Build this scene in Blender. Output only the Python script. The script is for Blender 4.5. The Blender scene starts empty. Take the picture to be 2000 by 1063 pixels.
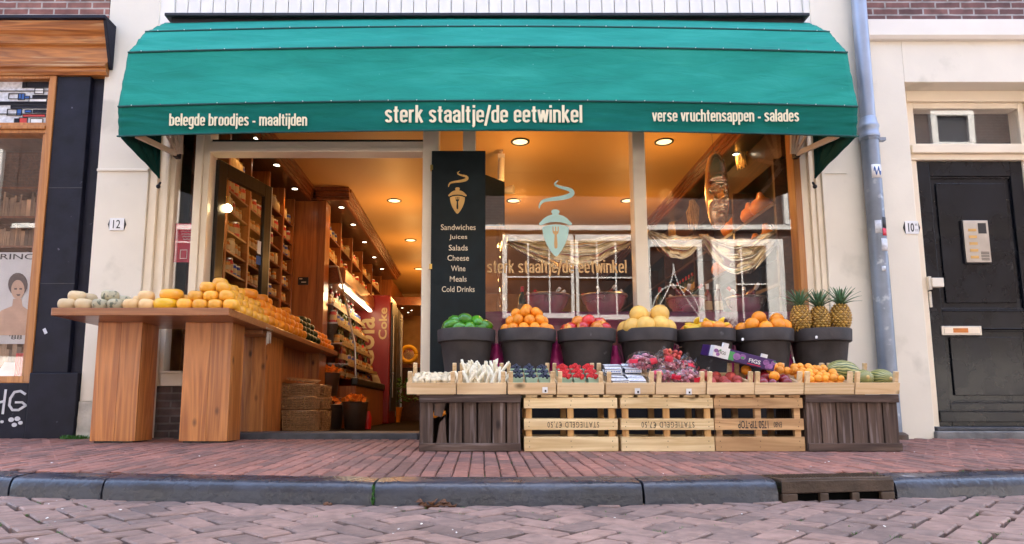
import bpy, math, random
from mathutils import Vector, Matrix, noise, Euler
random.seed(11)
S = bpy.context.scene
C = S.collection
R = math.radians
# ---------------------------------------------------------------- camera
PITCH = R(7.2); FOC = 1260.0; PX0, PY0 = 940.0, 641.0
CAM = Vector((0, -5, .2177))
cd = bpy.data.cameras.new('camera'); co = bpy.data.objects.new('camera', cd); C.objects.link(co)
cd.sensor_fit = 'HORIZONTAL'; cd.sensor_width = 36; cd.lens = 36*FOC/2000
cd.shift_x = (1000-PX0)/2000; cd.shift_y = (PY0-531.5)/2000
cd.clip_start = .05; cd.clip_end = 600
co.location = CAM; co.rotation_euler = (math.pi/2+PITCH, 0, 0)
S.camera = co
# ---------------------------------------------------------------- sky, sun, exposure
SUN_EL, SUN_AZ = R(58), R(8)            # the sun stands behind the shop: the street is in open shade
wd = bpy.data.worlds.new('World'); S.world = wd; wd.use_nodes = True
wt = wd.node_tree; bg = wt.nodes['Background']
sky = wt.nodes.new('ShaderNodeTexSky'); sky.sky_type = 'NISHITA'; sky.sun_disc = False
sky.sun_elevation = SUN_EL; sky.sun_rotation = SUN_AZ; sky.air_density = 1.0; sky.dust_density = 3.6; sky.ozone_density = .8
wt.links.new(sky.outputs[0], bg.inputs[0]); bg.inputs[1].default_value = .15
sd = bpy.data.lights.new('sun', 'SUN'); sd.energy = 3.0; sd.angle = R(.6); sd.color = (1, .97, .92)
so = bpy.data.objects.new('sun', sd); C.objects.link(so)
sdir = Vector((math.sin(SUN_AZ)*math.cos(SUN_EL), math.cos(SUN_AZ)*math.cos(SUN_EL), math.sin(SUN_EL)))
so.rotation_euler = sdir.to_track_quat('Z', 'Y').to_euler(); so.location = (0, 20, 30)
S.view_settings.view_transform = 'Standard'; S.view_settings.look = 'None'
S.view_settings.exposure = 3.15; S.view_settings.gamma = 1
# ---------------------------------------------------------------- helpers
def at(u, v, Y):
    a = (u-PX0)/FOC; b = -(v-PY0)/FOC
    d = Vector((a, math.cos(PITCH)-b*math.sin(PITCH), math.sin(PITCH)+b*math.cos(PITCH)))
    return CAM + d*((Y-CAM.y)/d.y)
def AX(u, v, Y): return at(u, v, Y).x
def AZ(v, Y): return at(940, v, Y).z
ORG = {}
def rnd(a, b): return random.uniform(a, b)
class MB:
    def __init__(s): s.v = []; s.f = []; s.marks = []
    def add(s, vs, fs):
        n = len(s.v); s.marks.append((n, len(s.f))); s.v += [tuple(p) for p in vs]; s.f += [tuple(i+n for i in f) for f in fs]; return s
    def box(s, x0, x1, y0, y1, z0, z1, M=None):
        x0, x1 = sorted((x0, x1)); y0, y1 = sorted((y0, y1)); z0, z1 = sorted((z0, z1))
        p = [Vector((x, y, z)) for z in (z0, z1) for y in (y0, y1) for x in (x0, x1)]
        if M is not None: p = [M @ q for q in p]
        return s.add(p, [(0,2,3,1),(4,5,7,6),(0,1,5,4),(2,6,7,3),(0,4,6,2),(1,3,7,5)])
    def tube(s, pts, r, n=8, cap=True):
        pts = [Vector(p) for p in pts]; rr = r if isinstance(r, (list, tuple)) else [r]*len(pts)
        vs = []; fs = []; up = None
        for i, p in enumerate(pts):
            t = (pts[min(i+1, len(pts)-1)]-pts[max(i-1, 0)]).normalized()
            if up is None: up = t.orthogonal().normalized()
            up = (up - t*up.dot(t)).normalized(); sd_ = t.cross(up)
            for k in range(n):
                a = 2*math.pi*k/n; vs.append(p + (up*math.cos(a)+sd_*math.sin(a))*rr[i])
        for i in range(len(pts)-1):
            for k in range(n):
                k2 = (k+1) % n; fs.append((i*n+k, i*n+k2, (i+1)*n+k2, (i+1)*n+k))
        if cap:
            fs.append(tuple(reversed(range(n)))); fs.append(tuple(range((len(pts)-1)*n, len(pts)*n)))
        return s.add(vs, fs)
    def lathe(s, prof, n=24, c=(0,0,0), M=None, sx=1, sy=1):
        vs = []; fs = []; c = Vector(c)
        for r, z in prof:
            for k in range(n):
                a = 2*math.pi*k/n; p = Vector((r*math.cos(a)*sx, r*math.sin(a)*sy, z))
                vs.append((M @ p if M is not None else p) + c)
        for i in range(len(prof)-1):
            for k in range(n):
                k2 = (k+1) % n; fs.append((i*n+k, i*n+k2, (i+1)*n+k2, (i+1)*n+k))
        if prof[0][0] > 1e-4: fs.append(tuple(reversed(range(n))))
        if prof[-1][0] > 1e-4: fs.append(tuple(range((len(prof)-1)*n, len(prof)*n)))
        return s.add(vs, fs)
    def ball(s, c, rx, ry=None, rz=None, n=16, M=None, bump=0, bs=3):
        ry = ry or rx; rz = rz or rx; m = max(6, n//2+2); vs = []; fs = []; c = Vector(c)
        vs.append(Vector((0,0,-rz)))
        for i in range(1, m):
            th = -math.pi/2 + math.pi*i/m
            for k in range(n):
                a = 2*math.pi*k/n
                q = Vector((math.cos(th)*math.cos(a), math.cos(th)*math.sin(a), math.sin(th)))
                g = 1+bump*noise.noise(q*bs+c*7) if bump else 1
                vs.append(Vector((q.x*rx, q.y*ry, q.z*rz))*g)
        vs.append(Vector((0,0,rz)))
        if M is not None: vs = [M @ p for p in vs]
        vs = [p+c for p in vs]
        for k in range(n): fs.append((0, 1+(k+1) % n, 1+k))
        for i in range(m-2):
            for k in range(n):
                k2 = (k+1) % n; o = 1+i*n; fs.append((o+k, o+k2, o+n+k2, o+n+k))
        o = 1+(m-2)*n; e = len(vs)-1
        for k in range(n): fs.append((o+k, o+(k+1) % n, e))
        return s.add(vs, fs)
    def prism(s, poly, y0, y1):           # polygon in X,Z (counter-clockwise seen from -Y), extruded along Y
        n = len(poly)
        vs = [Vector((x, y0, z)) for x, z in poly] + [Vector((x, y1, z)) for x, z in poly]
        fs = [tuple(range(n)), tuple(reversed(range(n, 2*n)))]
        for i in range(n): j = (i+1) % n; fs.append((i, i+n, j+n, j))
        return s.add(vs, fs)
    def extrude_x(s, poly, x0, x1):       # polygon in Y,Z extruded along X
        n = len(poly)
        vs = [Vector((x0, y, z)) for y, z in poly] + [Vector((x1, y, z)) for y, z in poly]
        fs = [tuple(reversed(range(n))), tuple(range(n, 2*n))]
        for i in range(n): j = (i+1) % n; fs.append((i, j, j+n, i+n))
        return s.add(vs, fs)
    def grid(s, fn, nu, nv):
        vs = [fn(i/nu, j/nv) for j in range(nv+1) for i in range(nu+1)]; w = nu+1
        return s.add(vs, [(j*w+i, j*w+i+1, (j+1)*w+i+1, (j+1)*w+i) for j in range(nv) for i in range(nu)])
    def pieces(s, name, m, parent, **k):       # every added shape becomes an object of its own
        e = s.marks[1:]+[(len(s.v), len(s.f))]
        for (v0, f0), (v1, f1) in zip(s.marks, e):
            q = MB(); q.v = s.v[v0:v1]; q.f = [tuple(i-v0 for i in f) for f in s.f[f0:f1]]; q.build(name, m, parent, **k)
    def build(s, name, m, parent=None, smooth=False, bevel=0, org=None, seg=2, solid=0, sub=0):
        if parent is not None: o_ = ORG.get(parent.name, Vector())
        elif org is not None: o_ = Vector(org)
        else: o_ = Vector()
        me = bpy.data.meshes.new(name)
        me.from_pydata([(p[0]-o_.x, p[1]-o_.y, p[2]-o_.z) for p in s.v], [], s.f); me.update()
        if smooth:
            me.polygons.foreach_set('use_smooth', [True]*len(me.polygons))
            if smooth != 'all':
                try: me.set_sharp_from_angle(angle=R(40))
                except Exception: pass
        me.materials.append(M[m] if isinstance(m, str) else m)
        o = bpy.data.objects.new(name, me); C.objects.link(o)
        if parent is not None: o.parent = parent
        elif org is not None: o.location = o_
        ORG[o.name] = o_
        if solid:
            k = o.modifiers.new('solid', 'SOLIDIFY'); k.thickness = solid; k.offset = 0
        if sub:
            k = o.modifiers.new('sub', 'SUBSURF'); k.levels = sub; k.render_levels = sub
        if bevel:
            k = o.modifiers.new('bevel', 'BEVEL'); k.width = bevel; k.segments = seg; k.limit_method = 'ANGLE'; k.angle_limit = R(40)
            k.harden_normals = False
        return o
def tag(o, label, cat, group=None, kind=None):
    if label: o['label'] = label
    if cat: o['category'] = cat
    if group: o['group'] = group
    if kind: o['kind'] = kind
    return o
def thing(name, label, cat, loc=(0,0,0), group=None):
    o = bpy.data.objects.new(name, None); C.objects.link(o); o.empty_display_size = .1
    o.location = loc; ORG[o.name] = Vector(loc); return tag(o, label, cat, group)
def structure(o): o['kind'] = 'structure'; return o
def dup(src, loc, rot=None, label=None, group=None, scale=None):
    c = src.copy(); C.objects.link(c)
    if loc is not None: c.location = loc
    if rot is not None: c.rotation_euler = rot
    if scale is not None: c.scale = (scale,)*3 if not isinstance(scale, (tuple, list)) else scale
    if label: c['label'] = label
    if group: c['group'] = group
    def rec(a, b):
        for ch in list(a.children):
            k = ch.copy(); C.objects.link(k); k.parent = b; rec(ch, k)
    rec(src, c); return c
class Proto:      # first use moves the original, later uses copy it
    def __init__(s, o): s.o = o; s.used = False
    def put(s, loc, rot=None, label=None, group=None, scale=None):
        if not s.used:
            s.used = True; o = s.o; o.location = loc
            if rot is not None: o.rotation_euler = rot
            if scale is not None: o.scale = (scale,)*3 if not isinstance(scale, (tuple, list)) else scale
            if label: o['label'] = label
            if group: o['group'] = group
            return o
        return dup(s.o, loc, rot or (0,0,0), label, group, scale or 1)
def rrot(): return (rnd(0, 6.28), rnd(0, 6.28), rnd(0, 6.28))
def text(mb, s, x0, x1, z0, z1, y, depth=.002, bold=.0, spacing=1.0, M=None, flip=False):
    """lettering filling the rectangle x0..x1, z0..z1 on the plane y, facing -Y"""
    cu = bpy.data.curves.new('lettering', 'FONT'); cu.body = s; cu.offset = bold; cu.space_character = spacing; cu.resolution_u = 3
    o = bpy.data.objects.new('lettering', cu); C.objects.link(o)
    bpy.context.view_layer.update()
    me = bpy.data.meshes.new_from_object(o.evaluated_get(bpy.context.evaluated_depsgraph_get()))
    pts = [v.co.copy() for v in me.vertices]; fs = [tuple(p.vertices) for p in me.polygons]
    bpy.data.objects.remove(o); bpy.data.curves.remove(cu); bpy.data.meshes.remove(me)
    a0 = min(p.x for p in pts); a1 = max(p.x for p in pts); b0 = min(p.y for p in pts); b1 = max(p.y for p in pts)
    q = []
    for p in pts:
        u = (p.x-a0)/(a1-a0); w = (p.y-b0)/(b1-b0)
        if flip: u, w = 1-u, 1-w
        q.append(Vector((x0+(x1-x0)*u, y, z0+(z1-z0)*w)))
    n = len(q); edges = {}
    for f in fs:
        for i in range(len(f)):
            e = (f[i], f[(i+1) % len(f)]); edges[e] = True
    allf = list(fs)
    q2 = q + [p - Vector((0, depth, 0)) for p in q]
    ff = [tuple(i+n for i in f) for f in fs]
    for (a, b) in edges:
        if (b, a) not in edges: ff.append((a, b, b+n, a+n))
    if M is not None: q2 = [M @ p for p in q2]
    mb.add(q2, ff)
def ribbon(mb, pts, w, y, depth, fn):
    P = [Vector((a, b_)) for a, b_ in pts]; closed = (P[0]-P[-1]).length < 1e-6; n = len(P); Lf = []; Rg = []
    for i in range(n):
        a = P[i-1] if i else (P[-2] if closed else P[0]); e = P[i+1] if i < n-1 else (P[1] if closed else P[-1])
        d0 = (P[i]-a).normalized() if (P[i]-a).length > 1e-9 else (e-P[i]).normalized(); d1 = (e-P[i]).normalized() if (e-P[i]).length > 1e-9 else d0
        n0 = Vector((-d0.y, d0.x)); n1 = Vector((-d1.y, d1.x)); m = (n0+n1).normalized(); m /= max(.5, m.dot(n1))
        Lf.append(P[i]+m*w/2); Rg.append(P[i]-m*w/2)
    vs = [fn(q.x, q.y, y-depth) for q in Lf]+[fn(q.x, q.y, y-depth) for q in Rg]+[fn(q.x, q.y, y) for q in Lf]+[fn(q.x, q.y, y) for q in Rg]; fs = []
    for i in range(n-1): fs += [(i, n+i, n+i+1, i+1), (2*n+i, 2*n+i+1, 3*n+i+1, 3*n+i), (i, i+1, 2*n+i+1, 2*n+i), (n+i, 3*n+i, 3*n+i+1, n+i+1)]
    mb.add(vs, fs)
def arc(cx_, cy_, rx, ry, a0, a1, n=7): return [(cx_+rx*math.cos(R(a0+(a1-a0)*i/n)), cy_+ry*math.sin(R(a0+(a1-a0)*i/n))) for i in range(n+1)]
def glyphs():
    l, r, c, q = .09, .41, .25, .16; t, b_ = .92, .08; a = arc
    top = a(c, t-q, q, q, 180, 0); bot = a(c, b_+q, q, q, 180, 360); G = {}
    G['o'] = ([[(l, .5)]+top+a(c, b_+q, q, q, 0, -180)+[(l, .5)]], .5)
    G['a'] = ([[(l, .68)]+a(c, t-q, q, q, 180, 0)+[(r, 0)], [(r, .56), (c, .54)]+a(c, .31, q, .23, 90, 270)+[(r, .16)]], .5)
    G['b'] = ([[(l, 0), (l, 1.36)], a(c, t-q, q, q, 150, 0)+a(c, b_+q, q, q, 0, -150)], .5); G['d'] = ([[(r, 0), (r, 1.36)], a(c, t-q, q, q, 30, 180)+a(c, b_+q, q, q, 180, 330)], .5)
    G['p'] = ([[(l, -.36), (l, 1)], a(c, t-q, q, q, 150, 0)+a(c, b_+q, q, q, 0, -150)], .5)
    G['g'] = ([[(r, 1), (r, -.14)]+a(c, -.14, q, .16, 0, -160), a(c, t-q, q, q, 30, 180)+a(c, b_+q, q, q, 180, 330)], .5)
    G['c'] = ([a(c, t-q, q, q, 0, 180)+a(c, b_+q, q, q, 180, 360)], .47); G['e'] = ([[(l, .5), (r, .5)]+a(c, t-q, q, q, 0, 180)+a(c, b_+q, q, q, 180, 350)], .5)
    G['h'] = ([[(l, 0), (l, 1.36)], a(c, t-q, q, q, 160, 0)+[(r, 0)]], .5); G['n'] = ([[(l, 0), (l, 1)], a(c, t-q, q, q, 160, 0)+[(r, 0)]], .5); G['u'] = ([[(r, 1), (r, 0)], [(l, 1)]+a(c, b_+q, q, q, 180, 340)], .5)
    G['m'] = ([[(l, 0), (l, 1)], a(.235, t-.145, .145, .145, 160, 0)+[(.38, 0)], a(.525, t-.145, .145, .145, 160, 0)+[(.67, 0)]], .76)
    G['r'] = ([[(l, 0), (l, 1)], a(.26, t-q, q, q, 160, 70)], .36)
    G['s'] = ([a(.24, t-.17, .15, .17, 10, 180)+[(.12, .62), (.36, .4)]+a(.24, b_+.17, .15, .17, 0, -170)], .48)
    G['t'] = ([[(.17, 1.26)]+[(.17, .25)]+a(.29, .2, .12, .13, 180, 280), [(.02, .92), (.33, .92)]], .36)
    G['k'] = ([[(l, 0), (l, 1.36)], [(.14, .48), (.4, 1)], [(.2, .6), (.43, 0)]], .5); G['l'] = ([[(l, 0), (l, 1.36)]], .18); G['i'] = ([[(l, 0), (l, 1)], [(l, 1.17), (l, 1.36)]], .18)
    G['j'] = ([[(.13, 1), (.13, -.18)]+a(.02, -.18, .11, .13, 0, -80), [(.13, 1.17), (.13, 1.36)]], .22); G['v'] = ([[(.05, 1), (.225, .03)], [(.225, .03), (.4, 1)]], .45)
    G['w'] = ([[(.05, 1), (.18, .03)], [(.18, .03), (.33, .96)], [(.33, .96), (.48, .03)], [(.48, .03), (.61, 1)]], .66); G['-'] = ([[(.03, .45), (.29, .45)]], .32); G['/'] = ([[(.02, -.25), (.3, 1.36)]], .34); G[' '] = ([], .24)
    return G
GLY = glyphs()
def stroke_text(mb, s, x0, x1, zb, xh, y, depth, w=.165, gap=.055, lean=0):
    tot = sum(GLY[ch][1]+gap for ch in s)-gap; k = (x1-x0)/tot; x = 0; n = 0
    for ch in s:
        for st in GLY[ch][0]:
            n += 1; ribbon(mb, st, w, y-.00025*(n % 5), depth, lambda a, b_, yy, X_=x: Vector((x0+(X_+a+lean*b_)*k, yy, zb+b_*xh)))
        x += GLY[ch][1]+gap
# ---------------------------------------------------------------- materials
M = {}
def nn(nt, t, **k):
    n = nt.nodes.new(t)
    for a, b in k.items():
        if a.startswith('i_'): n.inputs[a[2:].replace('_', ' ')].default_value = b
        else: setattr(n, a, b)
    return n
def base(name, rough=.6, metal=0, spec=.5):
    m = bpy.data.materials.new(name); m.use_nodes = True; nt = m.node_tree
    p = nt.nodes['Principled BSDF']; p.inputs['Roughness'].default_value = rough; p.inputs['Metallic'].default_value = metal
    p.inputs['Specular IOR Level'].default_value = spec; M[name] = m
    return m, nt, p, nt.links.new
def c4(c): return (c[0], c[1], c[2], 1)
def coords(nt, L, scale=(1,1,1), island=True, rot=(0,0,0)):
    tc = nn(nt, 'ShaderNodeTexCoord'); mp = nn(nt, 'ShaderNodeMapping'); mp.inputs['Scale'].default_value = scale; mp.inputs['Rotation'].default_value = rot
    if island:
        ge = nn(nt, 'ShaderNodeNewGeometry'); oi = nn(nt, 'ShaderNodeObjectInfo')
        ad = nn(nt, 'ShaderNodeMath', operation='ADD'); L(ge.outputs['Random Per Island'], ad.inputs[0]); L(oi.outputs['Random'], ad.inputs[1])
        ml = nn(nt, 'ShaderNodeMath', operation='MULTIPLY'); ml.inputs[1].default_value = 7.3; L(ad.outputs[0], ml.inputs[0])
        va = nn(nt, 'ShaderNodeVectorMath', operation='ADD'); L(tc.outputs['Object'], va.inputs[0]); L(ml.outputs[0], va.inputs[1]); L(va.outputs[0], mp.inputs[0])
        return mp, ad
    L(tc.outputs['Object'], mp.inputs[0]); return mp, None
def ramp(nt, stops):
    r = nn(nt, 'ShaderNodeValToRGB'); e = r.color_ramp.elements
    while len(e) < len(stops): e.new(.5)
    for i, (p, c) in enumerate(stops): e[i].position = p; e[i].color = c4(c) if not isinstance(c, float) else (c, c, c, 1)
    return r
def plain(name, col, rough=.6, metal=0, var=.15, scale=6, bump=.0, bscale=60, spec=.5, rand=.0, dirt=None, coat=0, sss=0):
    m, nt, p, L = base(name, rough, metal, spec)
    mp, ad = coords(nt, L)
    no = nn(nt, 'ShaderNodeTexNoise', i_Scale=scale, i_Detail=6.0); L(mp.outputs[0], no.inputs['Vector'])
    lo = [c*(1-var) for c in col]; hi = [min(1, c*(1+var)) for c in col]
    rp = ramp(nt, [(.3, lo), (.7, hi)]); L(no.outputs[0], rp.inputs[0]); out = rp.outputs[0]
    if dirt:
        n2 = nn(nt, 'ShaderNodeTexNoise', i_Scale=dirt[2], i_Detail=8.0); L(mp.outputs[0], n2.inputs['Vector'])
        r2 = ramp(nt, [(dirt[1], (0,0,0)), (min(1, dirt[1]+.08), (1,1,1))]); L(n2.outputs[0], r2.inputs[0])
        mx = nn(nt, 'ShaderNodeMix', data_type='RGBA'); L(r2.outputs[0], mx.inputs[0]); L(out, mx.inputs[6]); mx.inputs[7].default_value = c4(dirt[0]); out = mx.outputs[2]
    if rand:
        hs = nn(nt, 'ShaderNodeHueSaturation'); mr = nn(nt, 'ShaderNodeMapRange'); oi = nn(nt, 'ShaderNodeObjectInfo'); ge = nn(nt, 'ShaderNodeNewGeometry')
        a2 = nn(nt, 'ShaderNodeMath', operation='ADD'); L(oi.outputs['Random'], a2.inputs[0]); L(ge.outputs['Random Per Island'], a2.inputs[1])
        f2 = nn(nt, 'ShaderNodeMath', operation='FRACT'); L(a2.outputs[0], f2.inputs[0])
        mr.inputs[3].default_value = 1-rand; mr.inputs[4].default_value = 1+rand; L(f2.outputs[0], mr.inputs[0]); L(mr.outputs[0], hs.inputs['Value']); L(out, hs.inputs['Color']); out = hs.outputs[0]
    L(out, p.inputs['Base Color'])
    if bump:
        n3 = nn(nt, 'ShaderNodeTexNoise', i_Scale=bscale, i_Detail=5.0); L(mp.outputs[0], n3.inputs['Vector'])
        b = nn(nt, 'ShaderNodeBump', i_Strength=bump, i_Distance=.01); L(n3.outputs[0], b.inputs['Height']); L(b.outputs[0], p.inputs['Normal'])
    r3 = nn(nt, 'ShaderNodeMapRange'); r3.inputs[3].default_value = max(.03, rough-.12); r3.inputs[4].default_value = min(1, rough+.12)
    L(no.outputs[0], r3.inputs[0]); L(r3.outputs[0], p.inputs['Roughness'])
    if coat: p.inputs['Coat Weight'].default_value = coat; p.inputs['Coat Roughness'].default_value = .08
    if sss: p.inputs['Subsurface Weight'].default_value = sss; p.inputs['Subsurface Radius'].default_value = (.02,.01,.005)
    return m
def wood(name, c1, c2, axis='Z', rough=.5, knots=True, rand=.12, ring=1.0, bump=.15, coat=0, wear=None):
    m, nt, p, L = base(name, rough)
    ai = 'XYZ'.index(axis); sc = [9*ring]*3; sc[ai] = .55*ring
    mp, ad = coords(nt, L, sc)
    n1 = nn(nt, 'ShaderNodeTexNoise', i_Scale=1.0, i_Detail=3.0, i_Distortion=1.2); L(mp.outputs[0], n1.inputs['Vector'])
    ml = nn(nt, 'ShaderNodeMath', operation='MULTIPLY'); ml.inputs[1].default_value = 9; L(n1.outputs[0], ml.inputs[0])
    sn = nn(nt, 'ShaderNodeMath', operation='PINGPONG'); sn.inputs[1].default_value = 1; L(ml.outputs[0], sn.inputs[0])
    n2 = nn(nt, 'ShaderNodeTexNoise', i_Scale=9.0, i_Detail=6.0); L(mp.outputs[0], n2.inputs['Vector'])
    mx0 = nn(nt, 'ShaderNodeMath', operation='MULTIPLY_ADD'); L(sn.outputs[0], mx0.inputs[0]); mx0.inputs[1].default_value = .55; 
    m2 = nn(nt, 'ShaderNodeMath', operation='MULTIPLY'); L(n2.outputs[0], m2.inputs[0]); m2.inputs[1].default_value = .5; L(m2.outputs[0], mx0.inputs[2])
    rp = ramp(nt, [(.1, c1), (.85, c2)]); L(mx0.outputs[0], rp.inputs[0]); out = rp.outputs[0]
    if knots:
        tc = nn(nt, 'ShaderNodeTexCoord'); k2 = nn(nt, 'ShaderNodeMapping'); s2 = [6.0]*3; s2[ai] = 3.2; k2.inputs['Scale'].default_value = s2
        va = nn(nt, 'ShaderNodeVectorMath', operation='ADD'); L(tc.outputs['Object'], va.inputs[0]); L(ad.outputs[0], va.inputs[1]); L(va.outputs[0], k2.inputs[0])
        vo = nn(nt, 'ShaderNodeTexVoronoi', i_Scale=1.0); L(k2.outputs[0], vo.inputs['Vector'])
        kr = ramp(nt, [(.04, 1.0), (.13, 0.0)]); L(vo.outputs['Distance'], kr.inputs[0])
        mk = nn(nt, 'ShaderNodeMix', data_type='RGBA'); L(kr.outputs[0], mk.inputs[0]); L(out, mk.inputs[6]); mk.inputs[7].default_value = c4([c*.35 for c in c1]); out = mk.outputs[2]
    if wear:
        n4 = nn(nt, 'ShaderNodeTexNoise', i_Scale=3.0, i_Detail=8.0); L(mp.outputs[0], n4.inputs['Vector'])
        r4 = ramp(nt, [(.55, 0.0), (.66, 1.0)]); L(n4.outputs[0], r4.inputs[0])
        mw = nn(nt, 'ShaderNodeMix', data_type='RGBA'); L(r4.outputs[0], mw.inputs[0]); L(out, mw.inputs[6]); mw.inputs[7].default_value = c4(wear); out = mw.outputs[2]
    hs = nn(nt, 'ShaderNodeHueSaturation'); mr = nn(nt, 'ShaderNodeMapRange'); fr = nn(nt, 'ShaderNodeMath', operation='FRACT'); L(ad.outputs[0], fr.inputs[0])
    mr.inputs[3].default_value = 1-rand; mr.inputs[4].default_value = 1+rand; L(fr.outputs[0], mr.inputs[0]); L(mr.outputs[0], hs.inputs['Value']); L(out, hs.inputs['Color'])
    L(hs.outputs[0], p.inputs['Base Color'])
    b = nn(nt, 'ShaderNodeBump', i_Strength=bump, i_Distance=.004); L(mx0.outputs[0], b.inputs['Height']); L(b.outputs[0], p.inputs['Normal'])
    if coat: p.inputs['Coat Weight'].default_value = coat; p.inputs['Coat Roughness'].default_value = .12
    return m
def bricks(name, c1, c2, mort, bw=.21, bh=.058, plane='XZ', ms=.008, rough=.85):
    m, nt, p, L = base(name, rough)
    tc = nn(nt, 'ShaderNodeTexCoord'); sx = nn(nt, 'ShaderNodeSeparateXYZ'); L(tc.outputs['Object'], sx.inputs[0]); cx = nn(nt, 'ShaderNodeCombineXYZ')
    L(sx.outputs['XYZ'.index(plane[0])], cx.inputs[0]); L(sx.outputs['XYZ'.index(plane[1])], cx.inputs[1])
    wn = nn(nt, 'ShaderNodeTexNoise', i_Scale=14.0); L(cx.outputs[0], wn.inputs['Vector'])
    w2 = nn(nt, 'ShaderNodeVectorMath', operation='SCALE'); w2.inputs['Scale'].default_value = .008; L(wn.outputs['Color'], w2.inputs[0])
    wa = nn(nt, 'ShaderNodeVectorMath', operation='ADD'); L(cx.outputs[0], wa.inputs[0]); L(w2.outputs[0], wa.inputs[1])
    b = nn(nt, 'ShaderNodeTexBrick', i_Scale=1.0, i_Mortar_Size=ms, i_Brick_Width=bw, i_Row_Height=bh, i_Mortar_Smooth=.3, i_Bias=.0)
    b.inputs['Color1'].default_value = c4(c1); b.inputs['Color2'].default_value = c4(c2); b.inputs['Mortar'].default_value = c4(mort); L(wa.outputs[0], b.inputs['Vector'])
    no = nn(nt, 'ShaderNodeTexNoise', i_Scale=9.0, i_Detail=8.0); L(cx.outputs[0], no.inputs['Vector'])
    rp = ramp(nt, [(.3, .55), (.75, 1.25)]); L(no.outputs[0], rp.inputs[0])
    mx = nn(nt, 'ShaderNodeMix', data_type='RGBA', blend_type='MULTIPLY'); mx.inputs[0].default_value = 1; L(b.outputs['Color'], mx.inputs[6]); L(rp.outputs[0], mx.inputs[7])
    L(mx.outputs[2], p.inputs['Base Color'])
    bm = nn(nt, 'ShaderNodeBump', i_Strength=.7, i_Distance=.006, invert=True); L(b.outputs['Fac'], bm.inputs['Height']); L(bm.outputs[0], p.inputs['Normal'])
    return m
def glass(name, f0=.05, tint=(1,1,1)):
    m = bpy.data.materials.new(name); m.use_nodes = True; nt = m.node_tree; L = nt.links.new; M[name] = m
    nt.nodes.remove(nt.nodes['Principled BSDF']); out = nt.nodes['Material Output']
    ge = nn(nt, 'ShaderNodeNewGeometry'); dt = nn(nt, 'ShaderNodeVectorMath', operation='DOT_PRODUCT'); L(ge.outputs['Normal'], dt.inputs[0]); L(ge.outputs['Incoming'], dt.inputs[1])
    ab = nn(nt, 'ShaderNodeMath', operation='ABSOLUTE'); L(dt.outputs['Value'], ab.inputs[0])
    om = nn(nt, 'ShaderNodeMath', operation='SUBTRACT'); om.inputs[0].default_value = 1; L(ab.outputs[0], om.inputs[1])
    pw = nn(nt, 'ShaderNodeMath', operation='POWER'); pw.inputs[1].default_value = 5; L(om.outputs[0], pw.inputs[0])
    ma = nn(nt, 'ShaderNodeMath', operation='MULTIPLY_ADD'); L(pw.outputs[0], ma.inputs[0]); ma.inputs[1].default_value = 1-f0; ma.inputs[2].default_value = f0
    tr = nn(nt, 'ShaderNodeBsdfTransparent'); tr.inputs[0].default_value = c4(tint); gl = nn(nt, 'ShaderNodeBsdfGlossy', i_Roughness=.0)
    tcx = nn(nt, 'ShaderNodeTexCoord'); wv = nn(nt, 'ShaderNodeTexNoise', i_Scale=1.6, i_Detail=1.0); L(tcx.outputs['Object'], wv.inputs['Vector'])
    bp = nn(nt, 'ShaderNodeBump', i_Strength=.02, i_Distance=.02); L(wv.outputs[0], bp.inputs['Height']); L(bp.outputs[0], gl.inputs['Normal'])
    mx = nn(nt, 'ShaderNodeMixShader'); L(ma.outputs[0], mx.inputs[0]); L(tr.outputs[0], mx.inputs[1]); L(gl.outputs[0], mx.inputs[2]); L(mx.outputs[0], out.inputs['Surface'])
    return m
def emit(name, col, st):
    m, nt, p, L = base(name, .4); p.inputs['Base Color'].default_value = c4(col); p.inputs['Emission Color'].default_value = c4(col); p.inputs['Emission Strength'].default_value = st; return m

plain('cream_paint', (.74,.68,.56), .5, var=.05, scale=2.5, bump=.06, bscale=35, dirt=((.62,.57,.46), .59, 2.4))
plain('white_paint', (.78,.75,.68), .45, var=.04, scale=3, bump=.03, bscale=50, dirt=((.6,.57,.5), .7, 4.0))
plain('shop_frame_paint', (.8,.69,.52), .35, var=.05, scale=4, bump=.03, bscale=50)
plain('rough_plaster', (.5,.47,.4), .8, var=.25, scale=10, bump=.5, bscale=30)
plain('awning_seam', (.003,.07,.065), .7, var=.1)
plain('lettering_cream', (.78,.72,.5), .6, var=.06, scale=20)
plain('dark_metal', (.03,.03,.035), .4, metal=.6)
plain('arm_paint', (.6,.5,.38), .5, var=.08)
plain('brick_red_void', (.02,.015,.012), .9)
plain('stone_dark', (.012,.0125,.022), .5, var=.35, scale=7, bump=.12, bscale=60, dirt=((.12,.12,.16), .7, 22.0), spec=.2)
plain('kerb_stone', (.026,.031,.046), .28, var=.35, scale=8, bump=.3, bscale=45, dirt=((.28,.29,.33), .68, 9.0))
plain('iron', (.075,.05,.035), .45, metal=.4, var=.3, scale=12, bump=.2, bscale=80)
plain('riser_wood', (.03,.02,.015), .7, var=.4)
plain('sill_stone', (.05,.05,.055), .6, var=.4, scale=12, bump=.3)
plain('step_stone', (.16,.155,.15), .8, var=.35, scale=9, bump=.4)
plain('zinc', (.22,.25,.3), .42, metal=.45, var=.22, scale=5, bump=.05, dirt=((.42,.45,.5), .6, 9.0))
plain('zinc_pale', (.33,.37,.45), .4, metal=.4, var=.12, scale=5)
plain('door_black', (.005,.006,.009), .28, var=.5, scale=5, bump=.03, bscale=25, dirt=((.03,.033,.036), .66, 4.0), coat=.04, spec=.25)
plain('steel', (.62,.6,.56), .3, metal=.9, var=.1)
plain('chrome', (.8,.77,.72), .25, metal=.85, var=.05)
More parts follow.
